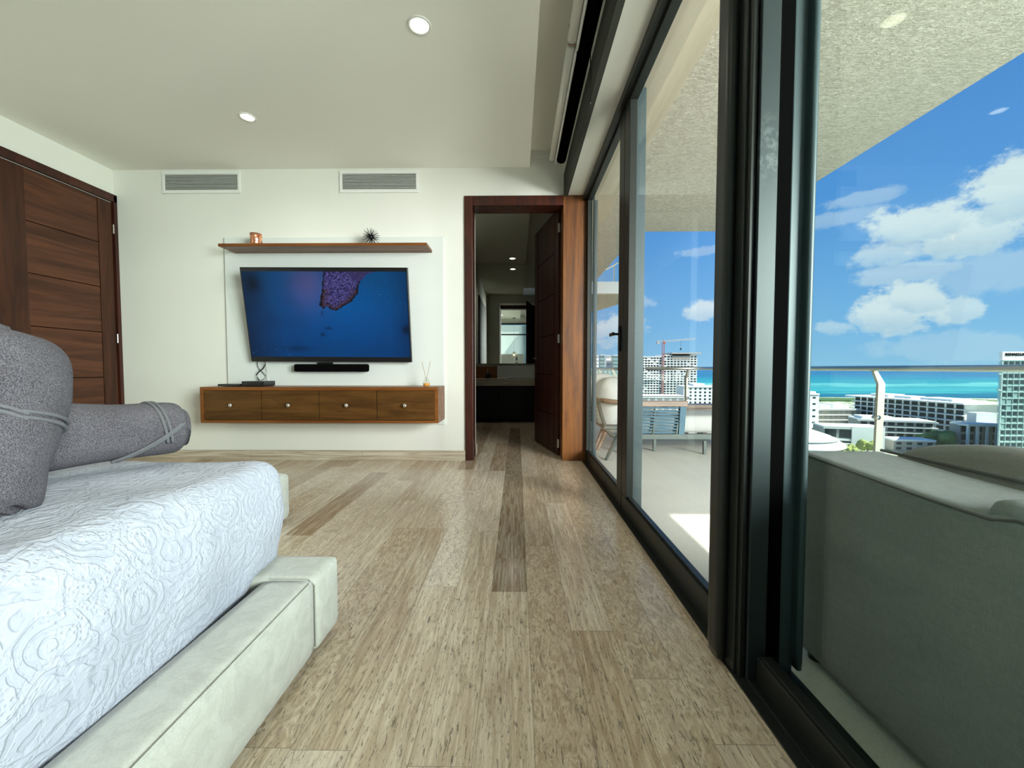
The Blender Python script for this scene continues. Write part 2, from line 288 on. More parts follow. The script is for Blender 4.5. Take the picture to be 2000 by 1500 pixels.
# ------------------------------------------------------------------ mesh helpers
class MB:
    def __init__(s): s.bm = bmesh.new()
    def box(s, x0, x1, y0, y1, z0, z1, bev=0.0, seg=2):
        t = bmesh.new(); bmesh.ops.create_cube(t, size=1.0)
        bmesh.ops.scale(t, vec=(x1 - x0, y1 - y0, z1 - z0), verts=t.verts)
        bmesh.ops.translate(t, vec=((x0 + x1) / 2, (y0 + y1) / 2, (z0 + z1) / 2), verts=t.verts)
        if bev > 0: bmesh.ops.bevel(t, geom=t.edges[:], offset=bev, segments=seg, affect='EDGES', profile=.5)
        return s._add(t)
    def _add(s, t):
        me = bpy.data.meshes.new('tmp'); t.to_mesh(me); t.free(); s.bm.from_mesh(me); bpy.data.meshes.remove(me); return s
    def soft(s, x0, x1, y0, y1, z0, z1, r=.05, step=.03, puff=0.0, amp=0.0, fr=6.0, seed=0.0):
        """a padded box: rounded by r, bulging by puff, uneven by amp"""
        nx, ny, nz = [max(3, min(90, int((b - a) / step))) for a, b in ((x0, x1), (y0, y1), (z0, z1))]
        t = bmesh.new(); lo = Vector((x0, y0, z0)); hi = Vector((x1, y1, z1)); ce = (lo + hi) / 2; hf = (hi - lo) / 2
        def face(u, v, w, n1, n2, sign):
            grid = []
            for i in range(n1 + 1):
                row = []
                for j in range(n2 + 1):
                    p = Vector((0, 0, 0)); p[u] = lo[u] + (hi[u] - lo[u]) * i / n1; p[v] = lo[v] + (hi[v] - lo[v]) * j / n2; p[w] = hi[w] if sign > 0 else lo[w]
                    row.append(t.verts.new(p))
                grid.append(row)
            for i in range(n1):
                for j in range(n2):
                    q = [grid[i][j], grid[i + 1][j], grid[i + 1][j + 1], grid[i][j + 1]]
                    if (sign > 0) != ((u, v, w) in ((0, 1, 2), (1, 2, 0), (2, 0, 1))): q.reverse()
                    t.faces.new(q)
        for sg in (1, -1): face(0, 1, 2, nx, ny, sg); face(1, 2, 0, ny, nz, sg); face(2, 0, 1, nz, nx, sg)
        bmesh.ops.remove_doubles(t, verts=t.verts, dist=1e-5)
        rr = min(r, min(hf) * .98)
        for vt in t.verts:
            p = vt.co; q = Vector([max(lo[k] + rr, min(hi[k] - rr, p[k])) for k in range(3)]); d = p - q
            if d.length > 1e-9: d = d.normalized(); p = q + d * rr
            else: d = Vector((0, 0, 0))
            u = [(p[k] - ce[k]) / hf[k] for k in range(3)]
            if puff:
                w = [max(0, 1 - u[k] ** 2) for k in range(3)]
                p = p + Vector([(1 if u[k] > 0 else -1) * puff * w[(k + 1) % 3] * w[(k + 2) % 3] * abs(u[k]) ** 2 for k in range(3)])
            if amp: p = p + d * amp * noise.noise(Vector((p.x * fr + seed, p.y * fr, p.z * fr)))
            vt.co = p
        return s._add(t)
    def cyl(s, a, b, r, r2=None, n=16, cap=True):
        a = Vector(a); b = Vector(b); d = b - a; t = bmesh.new()
        bmesh.ops.create_cone(t, cap_ends=cap, segments=n, radius1=r, radius2=r if r2 is None else r2, depth=d.length)
        bmesh.ops.transform(t, matrix=Matrix.Translation((a + b) / 2) @ d.to_track_quat('Z', 'Y').to_matrix().to_4x4(), verts=t.verts)
        return s._add(t)
    def sphere(s, c, r, sc=(1, 1, 1), seg=16):
        t = bmesh.new(); bmesh.ops.create_uvsphere(t, u_segments=seg, v_segments=max(6, seg // 2), radius=r)
        bmesh.ops.scale(t, vec=sc, verts=t.verts); bmesh.ops.translate(t, vec=c, verts=t.verts); return s._add(t)
    def lathe(s, prof, c=(0, 0, 0), n=24):
        t = bmesh.new(); rings = []
        for (r, z) in prof: rings.append([t.verts.new((c[0] + r * math.cos(2 * PI * k / n), c[1] + r * math.sin(2 * PI * k / n), c[2] + z)) for k in range(n)])
        for a, b in zip(rings, rings[1:]):
            for k in range(n): t.faces.new((a[k], a[(k + 1) % n], b[(k + 1) % n], b[k]))
        if prof[0][0] > 1e-4: t.faces.new(rings[0][::-1])
        if prof[-1][0] > 1e-4: t.faces.new(rings[-1])
        return s._add(t)
    def tube(s, pts, r, n=8, closed=False, rad=None):
        pts = [Vector(p) for p in pts]; t = bmesh.new(); rings = []; N = len(pts); up = Vector((0, 0, 1))
        for i, p in enumerate(pts):
            a = pts[(i - 1) % N] if closed else pts[max(0, i - 1)]; b = pts[(i + 1) % N] if closed else pts[min(N - 1, i + 1)]
            d = (b - a).normalized(); u = d.cross(up)
            if u.length < 1e-3: u = d.cross(Vector((1, 0, 0)))
            u.normalize(); w = u.cross(d); q = rad[i] if rad else r
            rings.append([t.verts.new(p + (u * math.cos(2 * PI * k / n) + w * math.sin(2 * PI * k / n)) * q) for k in range(n)])
        for i in range(N if closed else N - 1):
            a, b = rings[i], rings[(i + 1) % N]
            for k in range(n): t.faces.new((a[k], b[k], b[(k + 1) % n], a[(k + 1) % n]))
        if not closed: t.faces.new(rings[0]); t.faces.new(rings[-1][::-1])
        return s._add(t)
    def prism(s, poly, z0, z1):
        t = bmesh.new(); a = [t.verts.new((x, y, z0)) for x, y in poly]; b = [t.verts.new((x, y, z1)) for x, y in poly]; n = len(poly)
        t.faces.new(a[::-1]); t.faces.new(b)
        for k in range(n): t.faces.new((a[k], a[(k + 1) % n], b[(k + 1) % n], b[k]))
        return s._add(t)
    def xf(s, m): bmesh.ops.transform(s.bm, matrix=m, verts=s.bm.verts); return s
    def build(s, name, m, parent=None, smooth=False, loc=None):
        bmesh.ops.recalc_face_normals(s.bm, faces=s.bm.faces)
        me = bpy.data.meshes.new(name); s.bm.to_mesh(me); s.bm.free(); me.materials.append(m)
        if smooth:
            for p in me.polygons: p.use_smooth = True
        o = bpy.data.objects.new(name, me); C.objects.link(o)
        if parent: o.parent = parent
        if loc: o.location = loc
        return o
def B(*a, **k): return MB().box(*a, **k)
def tag(o, label, cat, group=None, kind=None):
    o['label'] = label; o['category'] = cat
    if group: o['group'] = group
    if kind: o['kind'] = kind
    return o
def thing(name, label, cat, loc=(0, 0, 0), rz=0.0, group=None, kind=None):
    o = bpy.data.objects.new(name, None); C.objects.link(o); o.location = loc; o.rotation_euler = (0, 0, rz); o.empty_display_size = .1
    return tag(o, label, cat, group, kind)
def struct(o, label, cat): return tag(o, label, cat, None, 'structure')
def dup(root, loc, rz=None, label=None, group=None):
    def cp(o, par):
        c = o.copy(); C.objects.link(c); c.parent = par
        for ch in list(o.children): cp(ch, c)
        return c
    r = cp(root, None); r.location = loc
    if rz is not None: r.rotation_euler = (0, 0, rz)
    if label: r['label'] = label
    if group: r['group'] = group
    return r

# ------------------------------------------------------------------ room shell
XL, XR, YB, YR = -4.07, .69, 4.02, -1.0
ZC, ZR, ZH = 2.93, 3.10, 2.65
WB = 4.40; BY = 7.55
struct(B(XL - .2, .755, YR - .2, 7.7, -.15, 0).build('floor', M['floor']), 'polished travertine plank floor with one dark tan run of planks', 'floor')
m = MB(); m.box(XL - .15, .124, YR - .2, YB + .02, ZC, ZC + .3); m.box(.124, .70, YR - .2, YB + .02, ZR, ZR + .2); m.box(XL - .15, .9, YR - .3, YB + .02, ZR + .15, ZR + .3)
struct(m.build('ceiling', M['ceil']), 'smooth cream plaster ceiling stepping up along the window side', 'ceiling')
m = MB(); m.box(XL - .15, -.527, YB, YB + .2, 0, ZC + .1); m.box(-.527, .72, YB, YB + .2, ZH, ZR + .1)
struct(m.build('wall_back', M['wall']), 'off-white wall carrying the television', 'wall')
struct(B(XL - .2, XL, YR - .2, YB + .2, 0, ZC + .1).build('wall_left', M['wall']), 'off-white side wall above the wide dark wooden door', 'wall')
m = MB(); m.box(XL - .2, -.75, YR - .2, YR, 0, ZR + .1); m.box(.43, .8, YR - .2, YR, 0, ZR + .1); m.box(-.75, .43, YR - .2, YR, 2.76, ZR + .1); m.box(-.75, .43, YR - .2, YR, 0, .55)
struct(m.build('wall_rear', M['wall']), 'off-white wall behind the headboard, seen in the bathroom mirror', 'wall')
w = struct(MB().box(-.75, .43, YR - .02, YR + .05, .55, .6).box(-.75, .43, YR - .02, YR + .05, 2.70, 2.76).box(-.75, -.70, YR - .02, YR + .05, .6, 2.7).box(.38, .43, YR - .02, YR + .05, .6, 2.7).box(-.70, .38, YR - .02, YR + .04, 2.28, 2.33).build('window_4', M['alu']), 'dark-framed window behind the camera, seen in the bathroom mirror', 'window')
B(-.70, .38, YR - .01, YR, .6, 2.7).build('glass', M['glass'], w)
def f_sheer():
    m = bpy.data.materials.new('sheer_fabric'); m.use_nodes = True; g = G(m.node_tree); g.n.clear()
    a = g.new('ShaderNodeBsdfTranslucent'); a.inputs[0].default_value = (.80, .86, .86, 1); b_ = g.new('ShaderNodeBsdfDiffuse'); b_.inputs[0].default_value = (.75, .80, .80, 1)
    mx = g.new('ShaderNodeMixShader'); mx.inputs[0].default_value = .35; g.l.new(a.outputs[0], mx.inputs[1]); g.l.new(b_.outputs[0], mx.inputs[2]); o_ = g.new('ShaderNodeOutputMaterial'); g.l.new(mx.outputs[0], o_.inputs[0]); return m
MB().tube([(-.69 + .02 * k, YR - .05 - .012 * math.sin(k * 1.3), 1.45) for k in range(54)], .003, 4).box(-.70, .38, YR - .058, YR - .052, .6, 2.69).build('sheer_curtain', f_sheer(), w)
# ceiling ledge over the window, dark fascia in the blind recess
struct(MB().box(.49, .75, YR, YB, ZH, ZR + .1, .0).build('trim_1', M['wall']), 'white boxed ledge above the sliding windows', 'ledge')
struct(MB().box(.462, .49, YR, YB, ZH - .005, 2.86).box(.462, .50, YR, YB, ZH - .012, ZH).build('trim_2', M['fascia']), 'dark grey board lining the blind recess beside the ledge', 'board')
m = MB(); m.box(XL, -.527, YB - .018, YB, 0, .10, .002); m.box(-.46, -.445, YB + .1, WB, 0, .10)
struct(m.build('baseboard_back', M['skirt']), 'travertine skirting along the foot of the television wall', 'baseboard')

# ---- bathroom shell seen through the doorway
m = MB(); m.box(-.80, -.46, YB + .2, WB, 0, 2.9); m.box(-.46, .62, YB + .2, WB, ZH + .02, 2.9); m.box(.56, .70, YB + .2, WB, 0, 2.9)
struct(m.build('wall_doorway', M['wall']), 'thick white wall around the doorway on the bathroom side', 'wall')
struct(B(-1.0, -.80, WB - .2, BY + .2, 0, 3.2).build('wall_bath_left', M['bath']), 'olive-grey bathroom side wall', 'wall')
struct(B(.70, .745, YB + .2, BY + .2, 0, 3.2).build('wall_bath_right', M['bath']), 'bathroom wall hidden behind the open wooden door', 'wall')
struct(B(-1.0, .745, BY + .02, BY + .2, 0, 3.2).build('wall_bath_back', M['bath']), 'bathroom wall behind the vanity and mirror', 'wall')
m = MB(); m.box(-1.0, .16, WB - .01, BY + .02, 2.9, 3.2); m.box(.16, .745, WB - .01, BY + .02, 3.08, 3.2)
struct(m.build('ceiling_bath', M['bath']), 'bathroom ceiling with a stepped recess on the right', 'ceiling')

# ------------------------------------------------------------------ doors
d1 = thing('door_1', 'wide dark brown wooden door with flush panels in the left wall', 'door', (XL, 0, 0), kind='structure')
m = MB(); m.box(0, .035, 3.985, 4.019, 0, 2.67, .003); m.box(0, .035, 2.94, 4.019, 2.60, 2.675, .003); m.box(0, .035, 2.94, 2.98, 0, 2.60, .003)
m.build('door_frame', M['frame'], d1)
m = MB(); m.box(-.02, .018, 3.845, 3.975, .005, 2.59, .002); m.box(-.02, .018, 2.99, 3.268, .005, 2.59, .002); m.build('door_stile', M['ddoor'], d1)
m = MB()
zz = [2.59, 2.16, 1.73, 1.29, .85, .42, .005]
for a, b_ in zip(zz, zz[1:]): m.box(-.02, .014, 3.272, 3.841, b_ + .004, a - .002, .003)
m.build('door_panel', M['ddoorh'], d1)
B(-.01, .006, 2.99, 3.97, .005, 2.595).build('backing', M['blackm'], d1)
for z in (2.33, 1.24, .25):
    MB().cyl((.028, 3.978, z - .045), (.028, 3.978, z + .045), .007, n=10).build('hinge', M['chrome'], d1)
B(.018, .06, 3.02, 3.06, 1.05, 1.09, .006).build('door_handle', M['chrome'], d1)

d2 = thing('door_2', 'open dark wooden door leading into the bathroom', 'door', (.455, YB + .19, 0), kind='structure')
ang = math.atan2(5.12 - (YB + .19), .235 - .455)
leafp = bpy.data.objects.new('door_leaf_pivot', None)
L = .90; mt = Matrix.Rotation(ang, 4, 'Z')
m = MB(); m.box(.01, L, -.02, .02, .01, 2.62, .002).xf(mt); leaf = m.build('door_leaf', M['frame'], d2)
m = MB()
for z in (2.18, 1.75, 1.31, .87, .43): m.box(.14, L - .13, .0195, .0215, z - .003, z + .003)
for x in (.14, L - .13): m.box(x - .003, x + .003, .0195, .0215, .01, 2.62)
m.xf(mt).build('groove', M['blackm'], leaf)
m = MB()
for sy in (1,): m.cyl((L - .07, .02, 1.06), (L - .07, .065, 1.06), .011).cyl((L - .07, .06, 1.06), (L - .20, .06, 1.06), .009)
m.xf(mt).build('door_handle', M['chrome'], leaf)
for z in (2.40, 1.25, .14): B(-.030, -.008, -.024, -.004, z - .045, z + .045, .003).build('hinge', M['steel'], d2)
m = MB(); m.box(-.527, -.445, YB - .02, YB + .20, 0, ZH, .004); m.box(-.445, .457, YB - .02, YB + .20, 2.555, ZH, .004)
struct(m.build('trim_3', M['frame']), 'dark reddish wooden door frame around the bathroom doorway', 'door frame')
struct(B(.457, .703, YB - .02, YB + .20, 0, ZH, .004).build('trim_4', M['post']), 'wide reddish brown wooden column between doorway and window', 'column')

# ------------------------------------------------------------------ windows (sliding panes on the right)
def pane(name, label, y0, y1, xi, stl0, stl1, gm, deep=.10, topz=2.655):
    w_ = thing(name, label, 'sliding window', (xi, 0, 0), kind='structure')
    m = MB(); m.box(0, .05, y0, y1, 0, .11, .003); m.box(.012, .035, y0, y1, .11, .122)
    m.box(0, .05, y0, y1, 2.58, topz, .003); m.box(-.008, .0, y0, y1, 2.615, 2.622)
    m.box(0, .045, y0, y0 + stl0, .11, 2.58, .003); m.box(0, .045, y1 - stl1, y1, .11, 2.58, .003)
    m.box(.012, .034, y0 + stl0, y0 + stl0 + .006, .12, 2.58); m.build('window_frame', M['alu'], w_)
    B(.026, .032, y0 + stl0 - .01, y1 - stl1 + .01, .10, 2.60).build('glass', gm, w_)
    return w_
w1 = pane('window_1', 'narrow far sliding pane next to the wooden column', 2.615, 4.015, XR, .12, .07, M['glass'])
h = MB(); h.box(-.014, 0, 2.655, 2.685, 1.05, 1.22, .004); h.cyl((-.01, 2.67, 1.165), (-.045, 2.67, 1.165), .008).box(-.055, -.04, 2.66, 2.76, 1.155, 1.178, .004)
h.build('handle', M['black'], w1)
MB().cyl((.062, 3.955, 0.0), (.062, 3.955, 2.66), .009).build('outer_rod', M['alug'], w1)
B(.062, .088, 3.90, 3.91, -.01, 2.56, .003).build('outer_fin', M['alug'], w1)
w2 = pane('window_2', 'middle sliding pane showing the rope-backed lounger outside', 1.17, 2.605, XR, .09, .11, M['glass'])
B(.040, .128, 2.585, 2.605, -.01, 2.71, .004).build('outer_fin', M['alug'], w2)
w3 = thing('window_3', 'nearest sliding pane in front of the grey outdoor sofa', 'sliding window', (.745, 0, 0), kind='structure')
m = MB(); m.box(-.037, .007, -.99, 1.15, 0, .085, .004); m.box(-.030, .002, -.99, 1.14, .083, .092, .002); m.box(.007, .095, -.99, 1.21, -.03, .012); m.box(0, .095, -.99, 1.21, 2.60, 2.72, .003)
m.build('window_frame', M['alu'], w3)
B(.051, .092, 1.185, 1.21, .0, 2.60, .003).build('stile', M['alug'], w3)
MB().soft(.088, .108, 1.158, 1.20, .03, 2.66, .0095, .006).build('stile_cap', M['alug'], w3, True)
B(.046, .052, -.99, 1.19, .012, 2.61).build('glass', M['glasst'], w3)
# the thick near mullion
w5 = thing('trim_5', 'tall dark green-black aluminium mullion of stacked profiles in the foreground', 'mullion', (0, 0, 0), kind='structure')
MB().soft(.630, .664, 1.222, 1.30, .012, 2.66, .0165, .008).build('rounded_pull_profile', M['alu'], w5, True)
m = MB(); m.box(.660, .692, 1.185, 1.31, 0, 2.66, .003); m.box(.668, .684, 1.168, 1.187, 0, 2.66, .002); m.build('recessed_profile', M['alu'], w5)
B(.685, .738, 1.155, 1.168, 0, 2.66, .002).build('flat_face', M['aluf'], w5)
MB().box(.70, .80, 1.218, 1.27, 0, 2.66).box(.742, .793, 1.180, 1.22, 0, 2.66).build('shadow_gap_profile', M['blackm'], w5)
B(.745, .757, 1.175, 1.21, .02, 2.66, .002).build('gasket', M['blackm'], w5)
m = MB(); m.box(.655, .69, YR, YB - .02, 0, .006, .001); m.box(.69, .708, YR, 1.16, 0, .010, .001); m.box(.682, .687, YR, 1.16, .006, .016, .001); m.box(.70, .745, YR, 1.16, 2.62, 2.66)
struct(m.build('trim_6', M['alu']), 'black sliding track running along the floor by the window', 'track')
struct(MB().box(.655, .69, YR, YB - .02, 2.60, 2.652).box(.740, .765, YR, YB - .02, 2.645, 2.72).build('trim_7', M['alu']), 'dark head rail above the sliding windows', 'rail')

# ------------------------------------------------------------------ fixtures on ceiling and wall
def downlight(name, loc, label, energy, r=.062, glow='lampglow', group=None, col=(1, .93, .80), trim='trimw'):
    t = thing(name, label, 'ceiling light', loc, 0, group)
    MB().lathe([(r * .80, -.001), (r * .82, -.006), (r, -.005), (r * 1.02, 0), (r * 1.02, .003), (r * .8, .003)], n=32).build('trim_ring', M[trim], t, True)
    MB().lathe([(r * .80, .0), (0.0, .0005)], n=32).xf(Matrix.Translation((0, 0, -.001))).build('diffuser', M[glow], t)
    if energy: light('lamp', 'SPOT', (0, 0, -.012), energy, col, t, spot_size=2.6, spot_blend=1.0, shadow_soft_size=0.0)
    return t
GD = 'recessed ceiling lights of the bedroom'
downlight('ceiling_light', (-.569, 2.379, ZC), 'round recessed ceiling light at the top centre of the photo', 16, .068, group=GD)
downlight('ceiling_light', (-2.14, 3.20, ZC), 'round recessed ceiling light above and left of the television', 16, .060, group=GD)
for x, y, nm in ((-.569, .2, 'unseen ceiling light added behind the camera nearer the window'), (-2.14, .9, 'unseen ceiling light added over the bed'), (-3.3, 1.6, 'unseen ceiling light added over the bed near the wooden door')):
    downlight('ceiling_light', (x, y, ZC), nm, 20, .062, group=GD)  # extra lamps out of view, added to brighten the room
downlight('ceiling_light', (-.085, 7.16, 2.9), 'round ceiling light in the bathroom above the sink', 16, .065)

def grille(loc, label):
    t = thing('air_vent', label, 'air vent', loc, 0, 'white slatted air vents above the television')
    W, Hh = .395, .108
    m = MB(); m.box(-W, W, -.014, 0, Hh - .03, Hh, .003).box(-W, W, -.014, 0, -Hh, -Hh + .03, .003).box(-W, -W + .026, -.014, 0, -Hh + .03, Hh - .03, .003).box(W - .026, W, -.014, 0, -Hh + .03, Hh - .03, .003)
    m.build('frame', M['white'], t)
    B(-W + .02, W - .02, -.002, .0, -Hh + .02, Hh - .02).build('backing', M['blackm'], t)
    n = 11; sl = None
    for k in range(n):
        z = -Hh + .036 + k * (2 * Hh - .072) / (n - 1)
        if sl is None: sl = B(-W + .024, W - .024, -.010, -.003, -.0042, .0030, .001).build('slat', M['slat'], t); sl.location = (0, 0, z)
        else:
            c = sl.copy(); C.objects.link(c); c.location = (0, 0, z)
    return t
def at(px, py, **k):
    d = ray(px, py)
    s = k['X'] / d.x if 'X' in k else k['Y'] / d.y if 'Y' in k else (k['Z'] - EYE) / d.z
    return Vector((0, 0, EYE)) + d * s
p = at(394.5, 357, Y=YB); grille((p.x, YB - .001, p.z), 'white slatted air vent on the wall, left one near the corner')
p = at(741, 355.5, Y=YB); grille((p.x, YB - .001, p.z), 'white slatted air vent on the wall, right one nearer the doorway')

# roller blinds in the ceiling recess
def blind(name, label, y0, y1, x, z, r, mm, barx=None):
    t = thing(name, label, 'roller blind', (x, y0, z))
    MB().cyl((0, 0, 0), (0, y1 - y0, 0), r, n=28).build('fabric_roll', mm, t, True)
    if barx is not None: MB().soft(barx - .007, barx + .007, -.0, y1 - y0 + .03, -r - .022, r * .6, .007, .03).build('bottom_bar', M['white'], t, True)
    MB().box(-.02, .02, y1 - y0, y1 - y0 + .008, -.03, .09).cyl((0, y1 - y0 + .004, 0), (0, y1 - y0 + .014, 0), r * .45).build('bracket', M['steel'], t)
    return t
blind('roller_blind', 'far white rolled-up blind in the ceiling recess', 2.50, 3.80, .326, 2.900, .026, M['blind'], .033)
blind('roller_blind', 'nearer white rolled-up blind overlapping the far one', .2, 2.46, .328, 2.905, .028, M['blind'], .035)
blind('roller_blind', 'long black blackout blind beside the white blinds', .1, 3.83, .416, 2.912, .044, M['blackm'])
tag(MB().tube([at(1153, 100, X=.455), at(1154, 150, X=.455), at(1153, 196, X=.455)], .003).sphere(at(1152, 201, X=.455), .012).build('pull_cord', M['black']), 'thin black pull cord with a bead hanging by the dark board', 'cord')
pts = [at(1034, 300, Y=3.99), at(1045, 305, Y=3.98), at(1058, 307, Y=3.95), at(1068, 304, Y=3.9), at(1075, 299, Y=3.83)]
tag(MB().tube(pts, .003).build('cable', M['blind']), 'thin pale cable drooping from the white blind to the ceiling step', 'cable')

# ------------------------------------------------------------------ television wall
YW = YB - .03
tag(B(at(441, 600, Y=YW).x, at(866.5, 600, Y=YW).x, YW, YB, at(650, 829, Y=YW).z, at(650, 463, Y=YW).z, .003).build('wall_panel', M['panel']), 'white raised board on the wall behind the television', 'wall panel')
sh = thing('wall_shelf', 'long brown floating shelf above the television', 'shelf', (0, YW, 0))
x0, x1 = at(460, 495, Y=YW).x, at(844, 494, Y=YW).x
zt, zb = at(640, 474.5, Y=YW - .235).z, at(640, 494.5, Y=YW).z
B(x0, x1, -.235, 0, zb, zt, .002).build('board', M['cab'], sh)
ZS = zt
cb = thing('media_cabinet', 'brown floating cabinet with four drawers under the television', 'cabinet', (0, YW, 0))
D = .335
x0, x1 = at(390, 760, Y=YW - D).x, at(855.5, 760, Y=YW - D).x
zt, zb = at(620, 756, Y=YW - D).z, at(620, 826.5, Y=YW - D).z; ZCAB = zt
m = MB(); e = .032
m.box(x0, x1, -D, 0, zt - e, zt, .002).box(x0, x1, -D, 0, zb, zb + e * .8, .002).box(x0, x0 + e, -D, 0, zb + e * .8, zt - e).box(x1 - e, x1, -D, 0, zb + e * .8, zt - e).box(x0 + e, x1 - e, -D + .03, 0, zb + e, zt - e)
m.build('body', M['cab'], cb)
w = (x1 - x0 - 2 * e) / 4
for k in range(4):
    a = x0 + e + k * w
    dr = B(a + .003, a + w - .003, -D + .004, -D + .028, zb + e * .8 + .004, zt - e - .004, .002).build('drawer', M['drawer'], cb)
    kx = a + w / 2; kz = (zb + zt) / 2
    MB().cyl((kx, -D + .004, kz), (kx, -D - .018, kz), .006).sphere((kx, -D - .028, kz), .020, (1, .8, 1)).build('knob', M['chrome'], dr, True)

tv = thing('television', 'large flat television tilted forward showing a blue sea scene', 'television', (0, 0, 0))
yb_, yt_ = YW - .09, YW - .235
A = at(491, 706, Y=yb_); Bq = at(804, 703.5, Y=yb_); Cq = at(796, 518, Y=yt_); Dq = at(471.5, 521.5, Y=yt_)
ux = (Bq - A); Wd = ux.length; ux.normalize(); uz = ((Dq + Cq) / 2 - (A + Bq) / 2); Ht = uz.length; uz.normalize(); uy = uz.cross(ux).normalized()
mtx = Matrix(((ux.x, uy.x, uz.x, A.x), (ux.y, uy.y, uz.y, A.y), (ux.z, uy.z, uz.z, A.z), (0, 0, 0, 1)))
tv.matrix_world = mtx
B(0, Wd, .0, .035, 0, Ht, .004).build('casing', M['black'], tv)
MB().box(Wd * .35, Wd * .65, .03, .09, Ht * .3, Ht * .62).build('wall_bracket', M['blackm'], tv)
def screen():
    nx, ny = 288, 162; bx, bz0, bz1 = .012, .050, .038
    me = bpy.data.meshes.new('screen'); vs_, fs = [], []
    for j in range(ny + 1):
        for i in range(nx + 1): vs_.append((bx + (Wd - 2 * bx) * i / nx, -.0015, bz0 + (Ht - bz0 - bz1) * j / ny))
    for j in range(ny):
        for i in range(nx): a = j * (nx + 1) + i; fs.append((a, a + 1, a + nx + 2, a + nx + 1))
    me.from_pydata(vs_, [], fs); ca = me.color_attributes.new('picture', 'FLOAT_COLOR', 'POINT')
    rock = [(.500, 1.01), (.487, .90), (.480, .78), (.466, .69), (.462, .62), (.474, .57), (.487, .585), (.50, .60), (.535, .555), (.560, .55), (.60, .60), (.66, .66), (.685, .72), (.705, .765), (.70, .80), (.72, .89), (.76, .97), (.83, 1.01)]
    def inside(u, v):
        c = False; n = len(rock)
        for i in range(n):
            a, b = rock[i], rock[i - 1]
            if (a[1] > v) != (b[1] > v) and u < (b[0] - a[0]) * (v - a[1]) / (b[1] - a[1]) + a[0]: c = not c
        return c
    def edge(u, v):
        d = 9
        for i in range(len(rock)):
            a = Vector(rock[i]); b = Vector(rock[i - 1]); p = Vector((u, v)); ab = b - a
            t_ = max(0, min(1, (p - a).dot(ab) / max(1e-6, ab.dot(ab)))); d = min(d, (p - a - ab * t_).length)
        return d
    data = []
    for j in range(ny + 1):
        for i in range(nx + 1):
            u, v = i / nx, j / ny
            nn = noise.noise(Vector((u * 9, v * 6, 1))); n2 = noise.noise(Vector((u * 20, v * 70, 4))); n3 = noise.noise(Vector((u * 90, v * 60, 7)))
            L_ = .55 + .45 * math.exp(-((u - .62) ** 2 / .10 + (v - .55) ** 2 / .16)); side = min(1, u / .22) * min(1, (1.02 - u) / .2 + .35)
            L_ *= .35 + .65 * side; L_ += .06 * nn + .045 * n2
            c = Vector((.0, .060, .235)) * L_ * 1.12 + Vector((.0, .022, 0)) * max(0, (v - .35)) * L_
            pr = math.exp(-((u - .40) ** 2 / .012 + (v - .85) ** 2 / .07)); c += Vector((.055, .012, .015)) * pr
            for (a, b, ra, rb, k) in ((.50, .345, .022, .016, .65), (.462, .27, .014, .022, .7), (.30, .10, .09, .03, .45), (.06, .86, .05, .12, .8), (.985, .33, .03, .06, .8), (.47, .52, .008, .03, .5)):
                c *= 1 - k * math.exp(-(((u - a) / ra) ** 2 + ((v - b) / rb) ** 2))
            if n3 > .62 and ((v < .14 and u < .25) or (u > .72 and .6 < v < .9)): c += Vector((.03, .07, .12))
            q = u + .010 * noise.noise(Vector((u * 60, v * 40, 3))), v + .014 * noise.noise(Vector((u * 40, v * 60, 9)))
            if .44 < u < .86 and v > .5 and inside(*q):
                ed = edge(*q); r1 = noise.noise(Vector((u * 70, v * 48, 2))); r2 = abs(noise.noise(Vector((u * 150, v * 95, 12))))
                c = Vector((.058, .046, .20)) * (.45 + .8 * r1 + 1.0 * r2) + Vector((.25, .24, .35)) * max(0, r2 - .38) * 2.2
                if ed < .06 and v < .80: k = max(0, 1 - ed / .06) * (.6 + .8 * r1 + .3); k = max(0, min(1, k)); c = c * (1 - k) + Vector((.055, .022, .008)) * (.6 + r2) * k
                if ed < .014: c *= .25
                if .6 < u < .8 and v > .8 and u - .60 > (1.02 - v) * 1.5 * .6: c = Vector((.045, .035, .13)) * (.7 + .5 * r1)
            data += [max(0, c.x), max(0, c.y), max(0, c.z), 1]
    ca.data.foreach_set('color', data)
    def fn(g, b):
        at_ = g.new('ShaderNodeAttribute'); at_.attribute_name = 'picture'
        g.put(b.inputs['Emission Color'], at_.outputs[0]); b.inputs['Emission Strength'].default_value = 1.0
    me.materials.append(mat('screen_picture', (.004, .005, .008), .2, spec=.12, fn=fn)); o = bpy.data.objects.new('screen', me); C.objects.link(o); o.parent = tv
screen()

